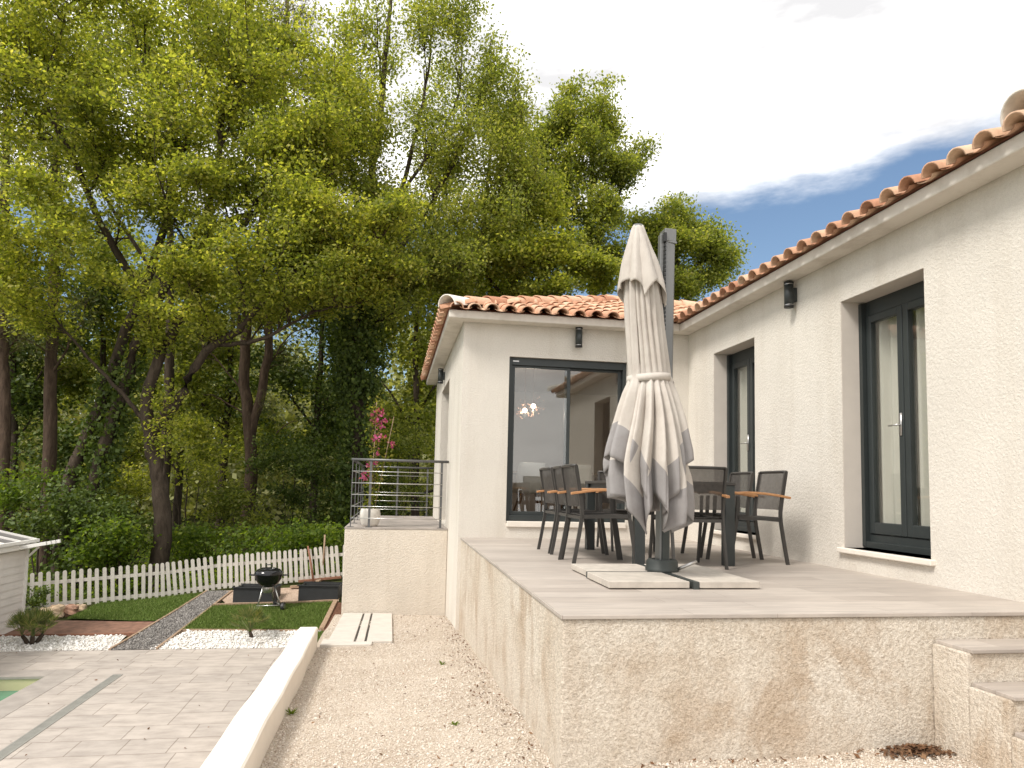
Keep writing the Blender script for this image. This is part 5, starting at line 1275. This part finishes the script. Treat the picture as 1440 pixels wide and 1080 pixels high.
canopy = fabric('canopy', 3.30, Rout, [
    (-172, 14, 1.60, 1.66, 1.05), (-148, 13, 1.66, 1.56, 1.14), (-128, 9, 1.56, 1.46, .9), (-109, 11, 1.44, 1.28, .98), (-88, 10, 1.38, 1.24, 1.02), (-66, 12, 1.30, 1.52, 1.02), (-42, 12, 1.44, 1.60, 1.0), (-18, 12, 1.58, 1.66, 1.14), (8, 14, 1.63, 1.58, 1.0),
    (40, 18, 1.5, 1.4, 1.0), (78, 20, 1.4, 1.5, 1.0), (118, 20, 1.5, 1.42, 1.0), (155, 17, 1.45, 1.6, 1.0)], .55, .235, parent=um, minor=.016)
fabric('canopy_lower_fold', 2.20, Rin, [
    (-165, 20, 1.39, 1.33, 1.05), (-130, 16, 1.39, 1.09, 1.10), (-102, 12, 1.11, 1.37, .95), (-80, 11, 1.39, 1.13, 1.0), (-55, 15, 1.09, 1.29, 1.08), (-22, 19, 1.31, 1.09, 1.12), (20, 22, 1.25, 1.35, 1.0),
    (65, 24, 1.29, 1.19, 1.0), (110, 22, 1.19, 1.29, 1.0), (152, 21, 1.29, 1.39, 1.0)], .6, .25, rows=40, parent=canopy, minor=.012)
fabric('canopy_vent', 3.315, [(3.32, .04), (3.22, .075), (3.05, .130), (2.9, .165), (2.7, .185)], [
    (-165, 22, 2.86, 2.90, 1.0), (-125, 18, 2.90, 2.84, 1.05), (-84, 24, 2.78, 2.93, 1.08), (-38, 22, 2.90, 2.74, 1.0), (6, 22, 2.72, 2.84, 1.0), (55, 28, 2.8, 2.75, 1.0), (105, 24, 2.8, 2.85, 1.0), (150, 22, 2.8, 2.86, 1.0)], .5, -1, rows=26, parent=canopy, minor=.01)
m = MB(); m.lathe([(.0, .03), (.035, .03), (.04, .0), (.04, -.03)], (1.695, 4.83, 3.30), 16); build('finial', m, 'mast', um, True)
m = MB(); n = 48; vs = []
for i in range(n):
    th = 2 * math.pi * i / n; cx, cyy = axis(2.21); r = .160
    for dz in (-.026, .026): vs.append((cx + r * math.cos(th), cyy + r * .93 * math.sin(th), 2.212 + dz + .012 * math.cos(th)))
m.add(vs, [(2 * i, 2 * ((i + 1) % n), 2 * ((i + 1) % n) + 1, 2 * i + 1) for i in range(n)])
m.add([(1.95, 4.83, 2.188), (2.09, 5.10, 2.18), (2.09, 5.10, 2.232), (1.95, 4.83, 2.24)], [(0, 1, 2, 3)])
o = build('strap', m, 'canopy', um, True); a = o.data.attributes.new('band', 'FLOAT', 'POINT'); sm = o.modifiers.new('thickness', 'SOLIDIFY'); sm.thickness = .003
for (x0_, x1_s, y0_, y1_s, lab) in ((1.425, 1.985, 4.565, 5.10, 'front concrete base slab under the hanging canopy'), (2.055, 2.49, 4.56, 5.12, 'front concrete base slab nearest the french windows'), (1.445, 2.0, 5.16, 5.66, 'rear concrete base slab nearest the three chairs in a row'), (2.06, 2.50, 5.125, 5.66, 'rear concrete base slab beside the single chair at the table end')):
    m = MB(); m.box(x0_, x1_s, y0_, y1_s, zT + .008, zT + .052); tag(build('concrete_slab', m, 'slab', None, False, .004), lab, 'slab', 'concrete slabs weighing down the parasol base')

# ------------------------------------------------------------------ table and chairs
tb = thing('dining_table', 'dark grey outdoor dining table set lengthwise on the terrace', 'table', (2.57, 6.82, T))
tx0, tx1, ty0, ty1 = 2.10, 3.04, 5.99, 7.66
m = MB(); m.box(tx0, tx1, ty0, ty1, T + .715, T + .745); build('tabletop', m, 'chair_metal', tb, False, .004)
m = MB(); m.box(tx0 + .03, tx1 - .03, ty0 + .03, ty0 + .05, T + .655, T + .715); m.box(tx0 + .03, tx1 - .03, ty1 - .05, ty1 - .03, T + .655, T + .715); m.box(tx0 + .03, tx0 + .05, ty0 + .05, ty1 - .05, T + .655, T + .715); m.box(tx1 - .05, tx1 - .03, ty0 + .05, ty1 - .05, T + .655, T + .715); build('apron', m, 'anthracite', tb)
for x in (tx0 + .005, tx1 - .095):
    for y in (ty0 + .005, ty1 - .095):
        m = MB(); m.box(x, x + .09, y, y + .09, T, T + .715); build('leg', m, 'anthracite', tb, False, .004)
def chair(label, loc, rz):
    """faces +X: back at x=-0.27"""
    r_ = thing('garden_chair', label, 'chair', (0, 0, 0), 0, 'chairs round the outdoor table')
    Wd = .235; fr = 'chair_metal'
    def flatleg(pts, w=.032, d=.020):
        m = MB(); pts = smooth_line(pts, 4)
        for a, b in zip(pts[:-1], pts[1:]): pass
        k = len(pts); vs = []
        for p in pts:
            for i, j in ((-1, -1), (1, -1), (1, 1), (-1, 1)): vs.append((p[0] + i * w / 2, p[1] + j * d / 2, p[2]))
        m.add(vs, [(i * 4 + j, i * 4 + (j + 1) % 4, (i + 1) * 4 + (j + 1) % 4, (i + 1) * 4 + j) for i in range(k - 1) for j in range(4)] + [(3, 2, 1, 0), tuple((k - 1) * 4 + j for j in range(4))])
        return m
    for s_ in (-1, 1):
        y = s_ * Wd
        build('rear_leg', flatleg([(-.285, y, 0), (-.245, y, .22), (-.215, y, .44), (-.235, y, .62), (-.275, y, .86)]), fr, r_)
        build('front_leg', flatleg([(.285, y, 0), (.245, y, .25), (.215, y, .44), (.205, y, .62)]), fr, r_)
        m = MB(); arm = smooth_line([(-.315, y, .615), (-.10, y, .645), (.10, y, .655), (.265, y, .645)], 4); k = len(arm); vs = []
        for q, p in enumerate(arm):
            w = .046 if 1 < q < k - 2 else .036
            for i, j in ((-1, -1), (1, -1), (1, 1), (-1, 1)): vs.append((p[0], p[1] + i * w / 2, p[2] + j * .011))
        m.add(vs, [(i * 4 + j, i * 4 + (j + 1) % 4, (i + 1) * 4 + (j + 1) % 4, (i + 1) * 4 + j) for i in range(k - 1) for j in range(4)] + [(3, 2, 1, 0), tuple((k - 1) * 4 + j for j in range(4))])
        build('armrest', m, 'teak', r_, False, .004)
        m = MB(); m.bar((-.215, y, .415), (.215, y, .425), .02, .032); build('seat_rail', m, fr, r_)
    for xx in (-.215, .215):
        m = MB(); m.bar((xx, -Wd, .405), (xx, Wd, .405), .02, .028); build('crossbar', m, fr, r_)
    m = MB(); n = 8; vs = []
    for i in range(n + 1):
        f = i / n; x = -.205 + .43 * f; z = .435 - .018 * math.sin(math.pi * f)
        vs += [(x, -Wd + .012, z), (x, Wd - .012, z)]
    m.add(vs, [(2 * i, 2 * i + 2, 2 * i + 3, 2 * i + 1) for i in range(n)]); o = build('seat', m, 'sling', r_, True); q = o.modifiers.new('thickness', 'SOLIDIFY'); q.thickness = .012
    m = MB(); vs = []
    for i in range(n + 1):
        f = i / n; z = .50 + .36 * f; x = np.interp(z, [.44, .62, .86], [-.215, -.235, -.275]) + .0
        for j in range(7):
            g = j / 6; vs.append((x - .02 * math.sin(math.pi * g), -Wd + .01 + (2 * Wd - .02) * g, z))
    m.add(vs, [(i * 7 + j, i * 7 + j + 1, (i + 1) * 7 + j + 1, (i + 1) * 7 + j) for i in range(n) for j in range(6)]); o = build('backrest', m, 'sling', r_, True)
    m = MB(); m.tube([(-.275, -Wd, .858), (-.290, -Wd * .5, .860), (-.295, 0, .860), (-.290, Wd * .5, .860), (-.275, Wd, .858)], .013, 8); build('top_rail', m, fr, r_, True)
    r_.location = loc; r_.rotation_euler = (0, 0, rz); return r_
g_ = 'chairs round the outdoor table'
ch = chair('dark sling chair nearest the parasol canopy in the row of three', (1.835, 6.245, T), R(1))
dup(ch, (1.86, 6.735, T), R(-1), 'dark sling chair in the middle of the row of three', g_)
dup(ch, (1.86, 7.33, T), R(2), 'dark sling chair nearest the sliding window in the row of three', g_)
dup(ch, (3.335, 6.36, T), R(180), 'dark sling chair with its full side view against the long wing wall', g_)
dup(ch, (3.335, 6.98, T), R(179), 'dark sling chair behind the side view chair, partly hidden by a table leg', g_)
dup(ch, (2.585, 6.01, T), R(90.5), 'dark sling chair seen squarely from behind at the near table end', g_)
dup(ch, (2.57, 7.66, T), R(-90), 'dark sling chair at the far table end before the sliding window', g_)

# ------------------------------------------------------------------ dining room seen through the window
it = thing('indoor_table', 'pale wooden dining table behind the sliding window', 'table', (2.0, 10.9, .9))
m = MB(); m.box(1.35, 3.2, 10.5, 11.4, 1.62, 1.66); build('tabletop', m, 'table_wood', it, False, .004)
for x, y in ((1.55, 10.62), (3.0, 10.62), (1.55, 11.28), (3.0, 11.28)):
    m = MB(); m.bar((x, y, .9), (x, y, 1.62), .09, .09); build('leg', m, 'dark_wood', it)
def shell_chair(label):
    r_ = thing('shell_chair', label, 'chair', (0, 0, 0), 0, 'white shell chairs indoors'); m = MB(); vs = []; n, k = 12, 10
    for i in range(n + 1):
        f = i / n
        if f < .5: x, z, w = .24 - .42 * f * 1.0, .44 - .02 * math.sin(f * 6.28), .23
        else: g = (f - .5) * 2; x, z, w = .03 - .10 - .16 * g, .44 + .42 * g, .23 - .05 * g
        for j in range(k + 1):
            q = -1 + 2 * j / k; vs.append((x + (.05 * q * q if f > .4 else 0), w * q, z + .10 * q * q * (1 - abs(2 * f - 1))))
    m.add(vs, [(i * (k + 1) + j, i * (k + 1) + j + 1, (i + 1) * (k + 1) + j + 1, (i + 1) * (k + 1) + j) for i in range(n) for j in range(k)])
    o = build('shell', m, 'white_shell', r_, True); q = o.modifiers.new('thickness', 'SOLIDIFY'); q.thickness = .01
    for x, y in ((.16, .16), (.16, -.16), (-.12, .16), (-.12, -.16)):
        m = MB(); m.tube([(x * .7, y * .7, .43), (x * 1.5, y * 1.5, 0)], [.016, .011], 8); build('leg', m, 'dark_wood', r_, True)
    return r_
s_ = shell_chair('white shell chair tucked at the window side of the indoor table'); s_.location = (1.93, 10.02, .9); s_.rotation_euler = (0, 0, R(90))
dup(s_, (1.28, 10.75, .9), R(0), 'white shell chair at the indoor table end beside the side wall', 'white shell chairs indoors')
dup(s_, (2.7, 10.35, .9), R(90), 'white shell chair indoors hidden behind the row of dark chairs', 'white shell chairs indoors')
for k, (px, py, lab) in enumerate(((738, 577, 'lower lit copper petal pendant lamp'), (750, 571, 'higher lit copper petal pendant lamp'))):
    p = at_y(px, py, 10.9); t_ = thing('pendant_lamp', lab + ' over the indoor table', 'lamp', tuple(p), 0, 'pendant lamps indoors')
    m = MB(); m.lathe([(.001, -.036), (.025, -.026), (.036, 0), (.025, .026), (.001, .036)], p, 16); build('bulb', m, 'bulb', t_, True)
    m = MB(); m.tube([p + np.array([0, 0, .04]), (p[0], p[1], 3.42)], .004, 5); m.lathe([(0, 0), (.06, 0), (.06, -.03), (0, -.03)], (p[0], p[1], 3.42), 16); build('cord', m, 'copper', t_)
    n = 34; d = rng.normal(0, 1, (n, 3)); d /= np.linalg.norm(d, axis=1)[:, None]
    V, F = quads(p + d * rng.uniform(.12, .22, (n, 1)), d, rng.normal(0, 1, (n, 3)), np.full(n, .026), np.full(n, .022)); sh_ = fast_mesh('shade', V, F, 'copper', t_)
    m = MB()
    for q in d[::4]: m.tube([p + q * .04, p + q * .17], .0015, 4)
    build('shade_wires', m, 'copper', sh_)
    ld = bpy.data.lights.new('bulb_light', 'POINT'); ld.energy = 9; ld.color = (1, .88, .75); ld.shadow_soft_size = .05
    lo_ = bpy.data.objects.new('bulb_light', ld); COL.objects.link(lo_); lo_.parent = t_; lo_.location = (0, 0, -.06)

# ------------------------------------------------------------------ small litter
def litter(name, P, size, label, cat):
    n = len(P); N = rng.normal(0, .5, (n, 3)); N[:, 2] = 1; N /= np.linalg.norm(N, axis=1)[:, None]
    ln = size * rng.uniform(.5, 1.4, n); V, F = quads(P, N, rng.normal(0, 1, (n, 3)), ln, ln * .5); return tag(fast_mesh(name, V, F, 'dead'), label, cat, None, 'stuff')
n = 420; a = rng.normal(0, 1, (n, 2)); cxy = np.array([2.86, 3.56]); xy = cxy + a * np.array([.10, .045]); xy[:, 1] = np.minimum(xy[:, 1], 3.64)
litter('dead_leaves', np.column_stack([xy, gz(xy[:, 0], xy[:, 1]) + .015 + .03 * np.exp(-(a ** 2).sum(1)) * rng.random(n)]), .035, 'heap of brown dead leaves in the corner beside the steps', 'leaves')
n = 800; xy = np.column_stack([rng.uniform(-.7, .88, n), rng.uniform(3, 10.7, n)]); e = rng.random(n) < .62; xy[e, 0] = .87 - np.abs(rng.normal(0, .14, e.sum()))
e2 = rng.random(n) < .12; xy[e2] = np.column_stack([rng.uniform(.9, 3.0, e2.sum()), 3.64 - np.abs(rng.normal(0, .06, e2.sum()))])
litter('leaf_litter', np.column_stack([xy, gz(xy[:, 0], xy[:, 1]) + .012]), .024, 'scattered brown leaf bits on the gravel', 'leaves')
n = 60; xy = np.column_stack([rng.uniform(-7, -1, n), rng.uniform(6, 11.4, n)])
keep = (xy[:, 0] > PX1 + .3) | (xy[:, 1] > PY1 + .3); xy = xy[keep]
litter('deck_litter', np.column_stack([xy, np.full(len(xy), DECK + .012)]), .035, 'few dry leaf bits on the pool deck', 'leaves')
def weed(px, py, h, label, n=26):
    p = at_g(px, py, gz); a = rng.uniform(0, 6.28, n); d = np.column_stack([np.cos(a), np.sin(a), rng.uniform(.3, 1.6, n)]); d /= np.linalg.norm(d, axis=1)[:, None]
    ln = h * rng.uniform(.5, 1.1, n); N = np.cross(d, rng.normal(0, 1, (n, 3))); N /= np.linalg.norm(N, axis=1)[:, None]
    V, F = quads(p + d * ln[:, None] * .5, N, d, ln, np.full(n, .009)); tag(fast_mesh('weed', V, F, 'leaf_bush'), label, 'weed', 'weeds in the gravel')
weed(1003, 1068, .12, 'thin weed growing at the foot of the stained terrace wall', 22); weed(640, 1020, .05, 'tiny weed tuft in the gravel nearest the camera side'); weed(410, 1005, .07, 'weed tuft against the low white wall', 30); weed(622, 935, .05, 'small weed tuft in the middle of the gravel')
